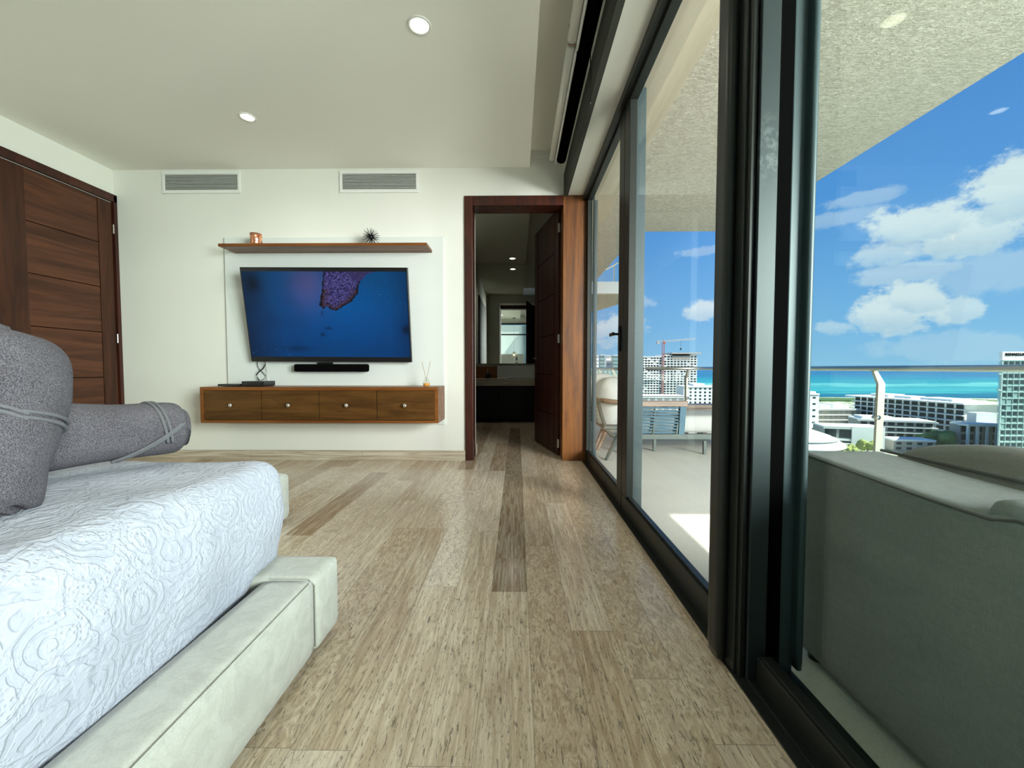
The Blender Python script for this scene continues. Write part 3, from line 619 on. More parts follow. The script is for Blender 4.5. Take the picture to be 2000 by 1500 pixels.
p0 = at(574, 711, Y=YW - .09); p1 = at(716.5, 726, Y=YW - .09)
sb = thing('soundbar', 'black soundbar mounted on the wall just below the television', 'soundbar', (0, 0, 0))
MB().soft(p0.x, p1.x, YW - .10, YW - .012, p1.z, p0.z, .016, .012).build('housing', M['blackm'], sb, True)
MB().box(p0.x + .2, p0.x + .35, YW - .02, YW, p0.z - .03, p0.z + .02).build('mount', M['black'], sb)
YC = YW - .2
p = at(480, 754.5, Z=ZCAB)
def box_at(name, label, cat, xa, xb, y0, y1, h_, mm, extra=None):
    t = thing(name, label, cat, ((xa + xb) / 2, (y0 + y1) / 2, ZCAB)); wx, wy = (xb - xa) / 2, (y1 - y0) / 2
    MB().soft(-wx, wx, -wy, wy, .004, h_, .004, .02).build('case', mm, t)
    if extra: extra(t, wx, wy, h_)
    return t
def feet(t, wx, wy, h_):
    for sx in (-1, 1): B(sx * (wx - .03) - .012, sx * (wx - .03) + .012, -wy + .01, wy - .01, 0, .006).build('foot', M['black'], t)
    MB().box(-wx + .02, -wx + .05, -wy - .001, -wy + .002, h_ * .4, h_ * .55).build('display', M['fascia'], t)
xa, xb = at(480, 750, Y=YC).x, at(523, 750, Y=YC).x
box_at('set_top_box', 'small black box under the dangling cables on the cabinet', 'electronics', xa, xb, YC - .06, YC + .12, .052, M['black'], feet)
xa2 = at(437, 750, Y=YC).x
def ports(t, wx, wy, h_): MB().box(-wx + .02, wx - .02, -wy - .001, -wy + .002, .008, .013).build('port_strip', M['fascia'], t)
box_at('media_player', 'flat black device left of the taller black box on the cabinet', 'electronics', xa2, xa - .006, YC - .08, YC + .06, .026, M['black'], ports)
YK = YW - .03
def cord(name, label, px, r, mm): tag(MB().tube([at(a, b, Y=YK - .02 * math.sin(b)) for a, b in px], r, 6).build(name, mm, None, True), label, 'cable')
cord('cable', 'thin grey cable curving from the television to the box', [(503, 704), (503, 714), (507, 722), (514, 728), (519, 734), (516, 740), (510, 743)], .0035, M['gmet'])
cord('cable', 'black cable looping down from the television', [(518, 704), (518, 712), (514, 720), (507, 725), (501, 732), (503, 738), (508, 745)], .0055, M['black'])
cord('cable', 'white cable hanging straight down beside the black one', [(520, 704), (521, 720), (523, 735), (524, 750)], .003, M['white'])

# reed diffuser
p = at(831, 753.5, Y=YW - .24)
t = thing('reed_diffuser', 'small glass reed diffuser with amber oil on the right of the cabinet', 'diffuser', (p.x, YW - .20, ZCAB))
MB().lathe([(.026, .0), (.032, .006), (.034, .04), (.030, .060), (.014, .075), (.012, .088), (.015, .090)], n=20).build('bottle', M['clear'], t, True)
MB().lathe([(0.0, .004), (.029, .005), (.031, .033), (0.0, .033)], n=20).build('oil', M['amber'], t, True)
for (dx, dz) in ((-.042, .235), (.040, .24)):
    MB().cyl((-dx * .25, 0, .02), (dx, .0, dz), .0026, n=6).build('reed', M['reed'], t)
# copper mug
p = at(496, 474, Y=YW - .18)
t = thing('copper_mug', 'shiny copper mug on the left of the brown shelf', 'mug', (p.x, YW - .15, ZS), math.radians(-25))
MB().lathe([(.0, .001), (.045, .0), (.047, .004), (.049, .06), (.052, .115), (.050, .115), (.046, .06), (.043, .008), (0, .008)], n=28).build('cup', M['copper'], t, True)
MB().tube([(.047, 0, .098), (.075, 0, .100), (.088, 0, .095), (.090, 0, .06), (.088, 0, .018), (.075, 0, .012), (.047, 0, .014)], .0045, 8).build('handle', M['copper'], t, True)
# urchin
p = at(722, 474, Y=YW - .18)
t = tag(MB().build('spiky_ornament', M['black']), 'black spiky ball ornament on the right of the brown shelf', 'ornament')
m = MB(); m.sphere((0, 0, .085), .018)
rr = random.Random(3)
for k in range(84):
    zc = 1 - 2 * (k + .5) / 84; a = k * 2.399963; rxy = math.sqrt(1 - zc * zc); d = Vector((rxy * math.cos(a), rxy * math.sin(a), zc)); ln = .085 * rr.uniform(.88, 1.08)
    if d.z < 0: ln = min(ln, .084 / max(.2, -d.z))
    m.cyl(Vector((0, 0, .085)) + d * .01, Vector((0, 0, .085)) + d * ln, .0028, .0012, n=5)
bpy.data.objects.remove(t)
o = m.build('spiky_ornament', M['black'], None, False, (p.x, YW - .14, ZS)); tag(o, 'black spiky ball ornament on the right of the brown shelf', 'ornament')

# ------------------------------------------------------------------ bathroom furniture
vt = thing('bathroom_vanity', 'dark vanity with pale stone counter seen through the doorway', 'vanity', (0, 0, 0))
ZV = at(980, 740, Y=6.92).z
B(-.79, .62, 6.95, BY - .01, .05, ZV - .10, .003).build('cabinet', M['dcab'], vt)
for a, b_ in ((-.79, -.32), (-.315, .155), (.16, .61)): B(a, b_, 6.93, 6.95, .06, ZV - .11, .002).build('drawer', M['dcab'], vt)
B(-.79, .62, 6.90, BY + .005, ZV - .12, ZV, .003).build('counter', M['marble'], vt)
B(-.79, .62, BY - .01, BY + .005, ZV, ZV + .22).build('backsplash', M['cab'], vt)
pA, pB = at(971, 738, Y=7.0), at(1044, 714, Y=7.0)
sk = thing('vessel_sink', 'white rectangular sink standing on the bathroom counter', 'sink', (0, 0, 0))
m = MB(); X0, X1 = pA.x, pB.x + .05
m.box(X0, X1, 7.0, 7.03, ZV, pB.z, .006).box(X0, X1, 7.37, 7.40, ZV, pB.z, .006).box(X0, X0 + .03, 7.03, 7.37, ZV, pB.z, .006).box(X1 - .03, X1, 7.03, 7.37, ZV, pB.z, .006).box(X0, X1, 7.02, 7.38, ZV, ZV + .03)
m.build('basin', M['ceramic'], sk)
pf = at(1009, 700, Y=7.45)
fa = thing('faucet', 'chrome tap rising behind the white sink', 'faucet', (pf.x, 7.45, ZV))
MB().cyl((0, 0, 0), (0, 0, .36), .018).build('spout_column', M['chrome'], fa, True)
MB().box(-.018, .018, -.16, .01, .30, .33, .004).build('spout', M['chrome'], fa)
MB().box(-.01, .01, -.03, .03, .36, .40, .003).build('lever', M['black'], fa)
pq = at(953, 738, Y=7.3)
sd = thing('soap_dispenser', 'dark soap dispenser at the left end of the counter', 'soap dispenser', (pq.x, 7.28, ZV))
MB().lathe([(.045, 0), (.05, .01), (.05, .07), (.03, .09), (.012, .10)], n=20).build('bottle', M['black'], sd, True)
MB().cyl((0, 0, .10), (0, 0, .17), .006).box(-.006, .006, -.05, .008, .16, .172).build('pump', M['chrome'], sd)
pz = at(985, 745, Y=6.9)
tw = thing('hand_tool', 'small pale rolled item lying on the front of the counter', 'toiletry', (pz.x, 6.96, ZV))
MB().cyl((-.12, 0, .014), (.07, 0, .014), .012).build('stem', M['white'], tw, True); MB().cyl((.07, 0, .022), (.11, 0, .022), .021).build('head', M['white'], tw, True)
mz = at(980, 710, Y=BY)
struct(B(-.80, .70, BY - .012, BY, mz.z, 2.895).build('trim_8', M['mirror']), 'large bathroom mirror reaching the ceiling', 'mirror')
wd = thing('bathroom_wardrobe', 'dark tall cupboard on the bathroom side wall', 'cupboard', (-.797, 5.0, 0))
B(0, .012, 0, 1.9, .02, 2.45, .003).build('body', M['dcab'], wd)
for k in range(2): B(.012, .022, .01 + k * .95, .94 + k * .95, .03, 2.44, .003).build('door', M['dcab'], wd)
# things behind the camera that the bathroom mirror shows
hb = thing('headboard', 'cream upholstered headboard panels on the wall behind the bed', 'headboard', (0, YR, 0))
for k in range(8): MB().soft(-2.95 + k * .405, -2.95 + k * .405 + .4, .001, .06, .25, 1.52, .02, .05).build('panel', M['velvet'], hb, True)
pl = thing('pendant_lamp', 'brass pendant lamp hanging beside the headboard, seen in the mirror', 'lamp', (-.12, -.62, 1.50))
MB().cyl((0, 0, .08), (0, 0, ZC - 1.50), .003, n=6).build('cord', M['black'], pl)
MB().tube([(.09 * math.cos(a), 0, .09 * math.sin(a)) for a in [k * PI / 12 for k in range(24)]], .008, 8, True).build('ring', M['brass'], pl, True)
MB().cyl((0, 0, .0), (0, 0, .10), .03, .022).build('socket', M['brass'], pl, True)
MB().sphere((0, 0, -.02), .035).build('bulb', M['lampglow'], pl, True)
MB().cyl((0, 0, ZC - 1.52), (0, 0, ZC - 1.50), .05).build('canopy', M['black'], pl)

# ------------------------------------------------------------------ bed, bench, towels
bed = thing('bed', 'wide cream upholstered bed frame in the left foreground', 'bed', (0, 0, 0))
MB().soft(-.80, -.642, -.93, 1.222, .035, .268, .012, .03).build('side_rail', M['velvet'], bed, True)
MB().soft(-2.95, -.638, 1.224, 1.388, .030, .270, .018, .02, .003).build('foot_rail', M['velvet'], bed, True)
MB().soft(-2.95, -2.80, -.93, 1.222, .035, .272, .022, .05).build('side_rail', M['velvet'], bed, True)
B(-2.8, -.81, -.93, 1.222, .05, .19).build('slatted_base', M['blackm'], bed)
MB().tube([(-.6435, -.9 + k * .1, .2665) for k in range(22)], .0022, 6).build('seam', M['velvet'], bed)
MB().tube([(-.641, 1.2235, .05 + k * .02) for k in range(11)] + [(-.66, 1.2235, .268), (-.78, 1.2235, .268)], .0018, 6).build('seam', M['pipe2'], bed)
for x in (-2.7, -.85):
    for y in (-.8, 1.1): MB().cyl((x, y, 0), (x, y, .06), .03).build('leg', M['black'], bed)
cv = MB().soft(-2.785, -.818, -.92, 1.385, .205, .618, .068, .024, .022, .012, 5.0)
for v_ in cv.bm.verts:
    c = v_.co
    if c.z < .40: c.x += .012 * math.sin(c.y * 9) * (.40 - c.z) / .15 if c.x > -1.0 else 0
    if c.y > 1.19 and c.z < .285: c.z = .285 - (.285 - c.z) * .02
    if c.x > -1.2: c.x += .02 * max(0, 1 - abs(c.z - .45) / .15)
cv = cv.build('coverlet', M['quilt'], None, True); tag(cv, 'white coverlet with embossed paisley pattern spread over the bed', 'bedspread')
bn = thing('foot_bench', 'cream upholstered bench standing beyond the foot of the bed', 'bench', (0, 0, 0))
xr = at(569, 1000, Y=2.40).x
MB().soft(xr - 1.5, xr, 1.98, 2.40, .02, at(560, 922, Y=2.40).z, .03, .03).build('seat', M['velvet'], bn, True)
B(xr - 1.4, xr - .08, 2.02, 2.36, 0, .03).build('plinth', M['blackm'], bn)

def roll(name, label, path, radii, squash=1.0, spiral_end=True, hem_t=None, dome=False):
    """a rolled towel: a thick tube along path with a spiral wound end, a hem band and a fold"""
    t = thing(name, label, 'towel', path[0], 0, 'rolled grey towels on the bed')
    base = Vector(path[0]); P = [Vector(p) - base for p in path]
    # resample
    def cat(ps, u):
        n = len(ps) - 1; k = min(n - 1, int(u * n)); f = u * n - k
        p0, p1, p2, p3 = ps[max(0, k - 1)], ps[k], ps[k + 1], ps[min(n, k + 2)]
        return .5 * ((2 * p1) + (p2 - p0) * f + (2 * p0 - 5 * p1 + 4 * p2 - p3) * f * f + (3 * p1 - p0 - 3 * p2 + p3) * f ** 3)
    R = [Vector((r, 0, 0)) for r in radii]
    N, K = 64, 72; bm = bmesh.new(); rings = []
    frames = []
    for i in range(N + 1):
        u = i / N; p = cat(P, u); q = cat(P, min(1, u + .01)) - cat(P, max(0, u - .01)); q.normalize()
        a = Vector((0, 0, 1)) if abs(q.z) < .8 else Vector((1, 0, 0)); e1 = q.cross(a).normalized(); e2 = q.cross(e1).normalized(); r = cat(R, u).x
        capf = 1.0
        eu = min(u, 1 - u) * N
        if eu < 5: capf = .80 + .20 * math.sqrt(max(0, 1 - (1 - eu / 5) ** 2))
        if dome and (1 - u) * N < 16: q_ = (1 - u) * N / 16; capf = .30 + .70 * math.sqrt(max(0, 1 - (1 - q_) ** 2.2))
        frames.append((p, e1, e2, r * (capf / .80 if (i == N and dome) else 1))); ring = []
        for k in range(K):
            th = 2 * PI * k / K
            step = .055 * (1 - k / K) if True else 0       # overlapping outer layer makes a ridge
            rr_ = r * capf * (1.0 - step)
            s_ = noise.noise(Vector((math.cos(th) * 1.5, math.sin(th) * 1.5, u * 5 + len(path)))) * .055 * r
            v = p + (e1 * math.cos(th) + e2 * math.sin(th) * squash) * (rr_ + s_)
            ring.append(bm.verts.new(v))
        rings.append(ring)
    for a, b in zip(rings, rings[1:]):
        for k in range(K): bm.faces.new((a[k], a[(k + 1) % K], b[(k + 1) % K], b[k]))
    for ring, i, sg in ((rings[0], 0, -1), (rings[-1], N, 1)):
        p, e1, e2, r = frames[i]; ax = e1.cross(e2).normalized(); d = (cat(P, 1) - cat(P, .95)).normalized() if i else (cat(P, 0) - cat(P, .05)).normalized()
        prev = ring; M_ = 16
        for j in range(1, M_):
            f = 1 - j / M_; cur = []
            for k in range(K):
                th = 2 * PI * k / K; rj = r * .80 * f
                ph = (f * 4.5 + k / K) % 1.0
                dep = -.012 * (1 if ph < .22 else 0) + .010 * math.sin(PI * ph) + .02 * (1 - f)
                cur.append(bm.verts.new(p + (e1 * math.cos(th) + e2 * math.sin(th) * squash) * rj + d * dep))
            for k in range(K): bm.faces.new((prev[k], prev[(k + 1) % K], cur[(k + 1) % K], cur[k]))
            prev = cur
        bm.faces.new(prev)
    mb = MB(); mb.bm.free(); mb.bm = bm
    mb.build('rolled_cloth', M['towel'], t, True)
    # woven hem bands lying on the surface, curving round the roll
    if hem_t:
        for (ua, ub, k0, k1, off) in hem_t:
            for lane in off:
                pts = []
                for i in range(41):
                    f = i / 40; u = ua + (ub - ua) * f + lane; th = k0 + (k1 - k0) * f
                    p, e1, e2, r = frames[max(0, min(N, int(u * N)))]
                    pts.append(cat(P, u) + (e1 * math.cos(th) + e2 * math.sin(th) * squash) * (cat(R, u).x * 1.0 + .001))
                MB().tube(pts, .0048, 8).build('hem_band', M['hem'], t, True)
    return t
zt_ = .645
roll('rolled_towel', 'rolled grey towel lying flat on the coverlet', [(-1.46, .86, zt_ + .085), (-1.36, 1.03, zt_ + .095), (-1.26, 1.20, zt_ + .090), (-1.165, 1.35, zt_ + .088)], [.100, .100, .092, .086], 1.0, True,
     [(.80, .87, -2.2, .45, (0, .022)), (.66, .94, 1.1, -.25, (0, .018))])
roll('rolled_towel', 'rolled grey towel standing upright at the left edge of the photo', [(-1.13, .78, zt_ - .01), (-1.16, .82, zt_ + .09), (-1.19, .86, zt_ + .22), (-1.20, .885, zt_ + .375)], [.105, .118, .138, .135], 1.0, True,
     [(.50, .52, 4.5, 6.6, (0, .035)), (.66, .49, 3.0, 4.6, (0, .03))], dome=True)

# ------------------------------------------------------------------ balcony
ZF = -.03
struct(B(.76, 3.36, -3.0, 5.95, ZF - .25, ZF).build('floor_balcony', M['conc']), 'pale beige stone balcony floor', 'balcony floor')
struct(B(.76, 1.95, 5.95, 9.6, ZF - .25, ZF).build('floor_balcony_far', M['conc']), 'narrow far stretch of the beige balcony floor', 'balcony floor')
ZS2 = 2.96
m = MB(); m.box(1.13, 3.245, -3.0, 5.98, ZS2, ZS2 + .30); m.box(1.13, 1.81, 5.98, 9.3, ZS2, ZS2 + .3)
m.box(1.13, 1.79, -3.0, 5.97, ZS2 - .006, ZS2 + .01)
struct(m.build('ceiling_balcony', M['stucco']), 'rough beige stucco underside of the balcony above', 'balcony ceiling')
m = MB(); m.box(.765, .92, -3.0, 9.3, 2.72, 3.3); m.box(.92, 1.02, -3.0, 9.3, 2.80, 3.3); m.box(1.02, 1.14, -3.0, 9.3, 2.88, 3.3)
struct(m.build('trim_9', M['smooth']), 'smooth beige stepped bulkhead outside above the sliding windows', 'bulkhead')
struct(B(-.5, 7.7, .10, 9.3, 5.9, 6.2).build('upper_sun_blocker', M['smooth']), 'unseen overhead slab added to shade the far part of the balcony', 'slab')  # unseen slab, added to block the sun and end the lit floor patch
struct(B(.76, 3.3, 9.55, 9.7, ZF - .25, .05).build('trim_10', M['smooth']), 'low beige kerb at the far end of the balcony', 'kerb')

def railing(name, label, a, b, posts, inward, off):
    """steel handrail with glass infill; off = direction the posts lean"""
    t = thing(name, label, 'railing', (0, 0, 0), 0, None)
    a = Vector(a); b = Vector(b); ZR_ = .937
    MB().cyl(a + Vector((0, 0, ZR_)), b + Vector((0, 0, ZR_)), .0235, n=16).build('handrail', M['steel'], t, True)
    d = (b - a).normalized(); o_ = Vector(off)
    for s_ in posts:
        p = a + d * s_
        m = MB()
        q0, q1, q2 = p + Vector((0, 0, .925)), p + o_ * .065 + Vector((0, 0, .80)), p + o_ * .055 + Vector((0, 0, ZF))
        for u0, u1 in ((q0, q1), (q1, q2)):
            w_ = d * .012 ; v_ = o_ * (.030)
            bm = m.bm; vv = []
            k0 = .55 if u0 is q0 else 1.0
            for (c, k) in ((u0, k0), (u1, 1.0)):
                for sx, sy in ((-1, -1), (1, -1), (1, 1), (-1, 1)): vv.append(bm.verts.new(c + w_ * sx + v_ * sy * k))
            for k in range(4): bm.faces.new((vv[k], vv[(k + 1) % 4], vv[4 + (k + 1) % 4], vv[4 + k]))
            bm.faces.new(vv[:4][::-1]); bm.faces.new(vv[4:])
        po = m.build('post', M['psteel'], t)
        for z in (.50, .16): MB().cyl(q2 * 1.0 + Vector((0, 0, z - ZF)) - d * .025 - o_ * .02, q2 + Vector((0, 0, z - ZF)) + d * .025 - o_ * .02, .02).build('glass_clamp', M['steel'], po, True)
    n = d.cross(Vector((0, 0, 1)))
    L_ = (b - a).length; cuts = [0] + sorted(posts) + [L_]
    for s0, s1 in zip(cuts, cuts[1:]):
        if s1 - s0 < .2: continue
        p0 = a + d * (s0 + .03) + o_ * .105; p1 = a + d * (s1 - .03) + o_ * .105
        bm = bmesh.new(); vv = []
        for z in (ZF + .03, .86):
            for p, k in ((p0, -1), (p1, -1), (p1, 1), (p0, 1)): vv.append(bm.verts.new(p + n * .005 * k + Vector((0, 0, z))))
        bm.faces.new(vv[:4]); bm.faces.new(vv[4:])
        for k in range(4): bm.faces.new((vv[k], vv[(k + 1) % 4], vv[4 + (k + 1) % 4], vv[4 + k]))
        mb = MB(); mb.bm.free(); mb.bm = bm; mb.build('glass_panel', M['bglass'], t)
    return t
railing('balcony_railing', 'stainless balcony rail with glass running along the sea side on the right', (3.17, -2.8, 0), (3.17, 5.83, 0), [.9, 2.5, 4.3, 6.37, 8.3], None, (1, 0, 0))
railing('balcony_railing', 'stainless rail with glass across the balcony beyond the lounger', (1.88, 5.83, 0), (3.17, 5.83, 0), [.62], None, (0, 1, 0))
railing('balcony_railing', 'far narrow stretch of stainless rail beyond the white cushions', (1.86, 5.9, 0), (1.86, 9.5, 0), [.6, 1.9, 3.2], None, (1, 0, 0))

# neighbouring curved terrace seen through the far pane
nb = thing('neighbour_terrace', 'white curved terrace slab of the neighbouring flat seen through the far pane', 'terrace', (0, 0, 0))
zl = at(1190, 573, Y=10.5).z; zu = at(1190, 550, Y=10.5).z
struct(B(-1.0, .86, 9.75, 17, -1, 6).build('wall_neighbour', M['smooth']), 'beige wall of the neighbouring flat behind the curved terrace', 'wall')
poly = [(.86, 10.5), (3.3, 10.5), (3.1, 12.2), (2.7, 13.6), (2.1, 14.7), (.86, 15.8)]
MB().prism(poly, zl, zu).build('slab', M['white'], nb)
MB().prism([(x * .985, y + .03) for x, y in poly], zl - .02, zl).build('underside', M['smooth'], nb)
rp = [Vector((x - .12, y + .15, zu)) for x, y in poly]
MB().tube([p + Vector((0, 0, .9)) for p in rp[:-1]], .025, 8).build('handrail', M['steel'], nb, True)
m = MB()
for p, q in zip(rp, rp[1:-1]):
    m.prism([(p.x, p.y), (q.x, q.y), (q.x - .01, q.y + .01), (p.x - .01, p.y + .01)], zu, zu + .82)
m.build('glass_panel', M['bglass'], nb)
for p in rp[1:-1]: MB().cyl(p, p + Vector((0, 0, .9)), .018, n=8).build('post', M['steel'], nb)

# big grey sofa right outside the near pane
sf = thing('outdoor_sofa', 'large grey outdoor sofa seen from behind on the right', 'sofa', (0, 0, 0))
SX = .957
sb_ = MB().soft(SX, 1.235, -.9, 1.37, -.005, .645, .014, .016, .0, .006, 4)
for v_ in sb_.bm.verts:
    c = v_.co
    if c.z > .5: c.z += .010 * math.sin(c.y * 5.0 + .6) + (.012 if c.y < .80 else 0) * min(1, (c.z - .5) / .1)
sb_.build('backrest', M['sofa'], sf, True)
MB().soft(SX + .006, 1.225, -.9, .825, .60, .672, .028, .02, .004).build('top_pad', M['sofa'], sf, True)
for ya, yb2 in ((-.89, 1.365),):
    MB().tube([Vector((SX + .001, ya + (yb2 - ya) * k / 60, .640 + .010 * math.sin((ya + (yb2 - ya) * k / 60) * 5.0 + .6) + (.012 if ya + (yb2 - ya) * k / 60 < .8 else 0))) for k in range(61)], .0035, 6).build('piping', M['pipe'], sf, True)
MB().soft(1.22, 1.95, -.9, 1.37, .05, .36, .05, .05).build('seat', M['sofa'], sf, True)
for x, y in ((1.0, 1.3), (1.9, 1.3), (1.0, -.8), (1.9, -.8), (1.0, .25)): MB().cyl((x, y, ZF), (x, y, .06), .025).build('leg', M['black'], sf)
for ya, yb2, lb in ((.735, 1.36, 'taupe back cushion bulging above the far end of the grey sofa'), (-.1, .725, 'taupe back cushion on the near end of the grey sofa')):
    c_ = thing('sofa_cushion', lb, 'cushion', (1.245, ya, .395), 0, 'back cushions of the grey outdoor sofa')
    L_ = yb2 - ya
    MB().soft(0, .24, 0, L_, .0, .275, .07, .025, .05, .01, 6, ya).build('cover', M['sofad'], c_, True)
    MB().tube([(-.003 + .0, L_ * k / 24, .262 + .03 * math.sin(PI * k / 24) * 0) for k in range(25)], .005, 6).build('piping', M['pipe'], c_, True)

# rope lounger with teak rail and white seat pad
lg = thing('rope_lounger', 'low outdoor lounger with blue rope back, teak rail and grey frame', 'lounger', (0, 0, 0))
YL = 4.62
a = at(1232, 790, Y=YL).x; b = at(1341, 790, Y=YL).x; zt_l = at(1300, 783, Y=YL).z; zb_l = at(1300, 794, Y=YL).z
fz1 = at(1300, 848, Y=YL).z; fz0 = at(1300, 858, Y=YL).z
MB().box(a - .05, b + .01, YL - .02, YL + .06, zb_l, zt_l, .006).build('top_rail', M['teak'], lg)
MB().box(a - .05, a + .02, YL + .05, YL + 1.0, zb_l, zt_l, .006).build('arm_rail', M['teak'], lg)
m = MB()
m.box(a - .04, 2.75, YL - .01, YL + .04, fz0, fz1, .003).box(a - .04, 2.75, YL + .80, YL + .85, fz0, fz1, .003).box(a - .04, a + .01, YL, YL + .85, fz0, fz1, .003).box(2.70, 2.75, YL, YL + .85, fz0, fz1, .003)
m.build('frame', M['gmet'], lg)
m = MB()
xb2 = b - .06
for x_, xt_ in ((a, a), ((a + b) / 2 - .06, (a + b) / 2 - .03), (xb2 - .05, b - .06)):
    MB().cyl((x_, YL + .01, fz1 - .01), (xt_, YL + .03, zb_l + .01), .014, n=8).build('back_post', M['gmet'], lg)
m = MB(); n = 9
bm = m.bm
for k in range(n):
    zc = fz1 + (zb_l - fz1) * (k + .5) / n; hh = (zb_l - fz1) / n
    for sgn in (1, -1):
        prev = None
        for i in range(25):
            f = i / 24; x = a + (xb2 - .02 + .05 * (k / n) - a) * f; s2 = math.sin(f * 2 * PI * 1.0)
            z = zc + sgn * s2 * hh * .20; y = YL + .02 + sgn * .012 * math.cos(f * 2 * PI)
            w2 = hh * .24 * (.7 + .3 * abs(math.cos(f * 2 * PI)))
            cur = [bm.verts.new((x, y - .004, z - w2)), bm.verts.new((x, y - .004, z + w2)), bm.verts.new((x, y + .004, z + w2)), bm.verts.new((x, y + .004, z - w2))]
            if prev:
                for q in range(4): bm.faces.new((prev[q], prev[(q + 1) % 4], cur[(q + 1) % 4], cur[q]))
            prev = cur
m.build('rope_weave', M['rope'], lg)
m = MB(); bmv = [(xb2 - .03, fz1), (xb2 + .035, fz1), (b - .005, zb_l), (b - .075, zb_l)]
bm = m.bm; f_ = [bm.verts.new((x, YL - .012, z)) for x, z in bmv]; g_ = [bm.verts.new((x, YL + .05, z)) for x, z in bmv]
bm.faces.new(f_); bm.faces.new(g_[::-1])
for k in range(4): bm.faces.new((f_[k], g_[k], g_[(k + 1) % 4], f_[(k + 1) % 4]))
m.build('rope_binding', M['rope'], lg)
for px_, y_ in ((1278, YL + .02), (1376, YL - .15), (1365, YL + .80), (1225, YL + .8)):
    x_ = at(px_, 865, Y=y_).x
    MB().box(x_ - .016, x_ + .016, y_ - .016, y_ + .016, ZF, fz0 + .01, .002).build('leg', M['gmet'], lg)
lc = thing('lounger_pad', 'white seat pad lying on the rope lounger', 'cushion', (0, 0, 0))
MB().soft(a + .05, 2.72, YL + .06, YL + .78, fz1 + .003, at(1360, 812, Y=YL + .1).z, .05, .04, .01).build('cover', M['cushw'], lc, True)
MB().tube([(a + .09 + (2.6 - a) * k / 10, YL + .065, fz1 + .04) for k in range(11)], .005, 6).build('piping', M['cushw'], lc, True)
# teak table beyond
tt = thing('teak_table', 'low teak table standing beyond the lounger by the rail', 'table', (0, 0, 0))
YT = 5.50; z1 = at(1370, 791, Y=YT).z; x0 = at(1322, 795, Y=YT).x
m = MB(); m.box(x0, 2.95, YT, YT + .26, z1 - .045, z1, .004)
m.build('table_top', M['teak'], tt)
for x_ in (x0 + .16, x0 + .42, x0 + .72): MB().box(x_ - .03, x_ + .03, YT + .06, YT + .12, ZF, z1 - .045, .003).build('leg', M['teak'], tt)
MB().box(x0 + .1, 2.8, YT + .05, YT + .13, z1 - .08, z1 - .045).build('apron', M['teak'], tt)

# lounge chair at the far left, behind the narrow pane
ch = thing('lounge_chair', 'outdoor lounge chair with curved teak arm and rope side by the far pane', 'chair', (0, 0, 0))
def A_(px, py, y): return at(px, py, Y=y)
MB().tube([A_(1163, 781, 4.75), A_(1185, 783, 4.55), A_(1207, 786, 4.45), A_(1217, 785, 4.55)], .028, 10, False).build('arm_rail', M['teak'], ch, True)
MB().tube([A_(1168, 785, 4.6), A_(1175, 812, 4.52), A_(1184, 840, 4.48), A_(1194, 850, 4.46), A_(1206, 853, 4.44), A_(1216, 853, 4.5)], .022, 8).build('side_frame', M['gmet'], ch, True)
for pa, pb, y0, y1, mm in (((1177, 838), (1163, 876), 4.9, 4.86, 'teak'), ((1184, 842), (1167, 878), 4.72, 4.68, 'teak'), ((1206, 853), (1183, 900), 4.36, 4.16, 'gmet'), ((1216, 853), (1214, 885), 4.6, 4.5, 'gmet')):
    p1_ = A_(*pa, y0); p2_ = A_(*pb, y1); p2_.z = ZF; MB().cyl(p2_, p1_, .016, .024, 8).build('leg', M[mm], ch)
m = MB()
for k in range(7):
    z = .30 + k * .05
    m.tube([Vector((.92, 4.98, z)), Vector((.95, 4.75 - .01 * k, z - .02)), Vector((1.02, 4.62, z - .03))], .016, 6)
m.build('rope_side', M['teak'], ch, True)
for (pc, y_, rx, ry, rz_, lb) in ((A_(1172, 762, 4.95), 4.95, .20, .14, .18, 'white cushion at the back of the lounge chair'), (A_(1196, 790, 4.75), 4.75, .17, .16, .30, 'large white cushion standing on the lounge chair seat')):
    q = thing('chair_cushion', lb, 'cushion', (pc.x, y_, pc.z), 0, 'white cushions on the lounge chair')
    MB().soft(-rx, rx, -ry, ry, -rz_, rz_, .12, .03, .03).build('cover', M['cushw'], q, True)
    MB().tube([(rx * .93 * math.cos(k * PI / 12), -ry * .2, rz_ * .93 * math.sin(k * PI / 12)) for k in range(24)], .004, 6, True).build('piping', M['cushw'], q, True)
MB().box(A_(1163, 850, 4.9).x, A_(1216, 850, 4.9).x, 4.45, 5.1, .25, .29, .01).build('seat', M['gmet'], ch)

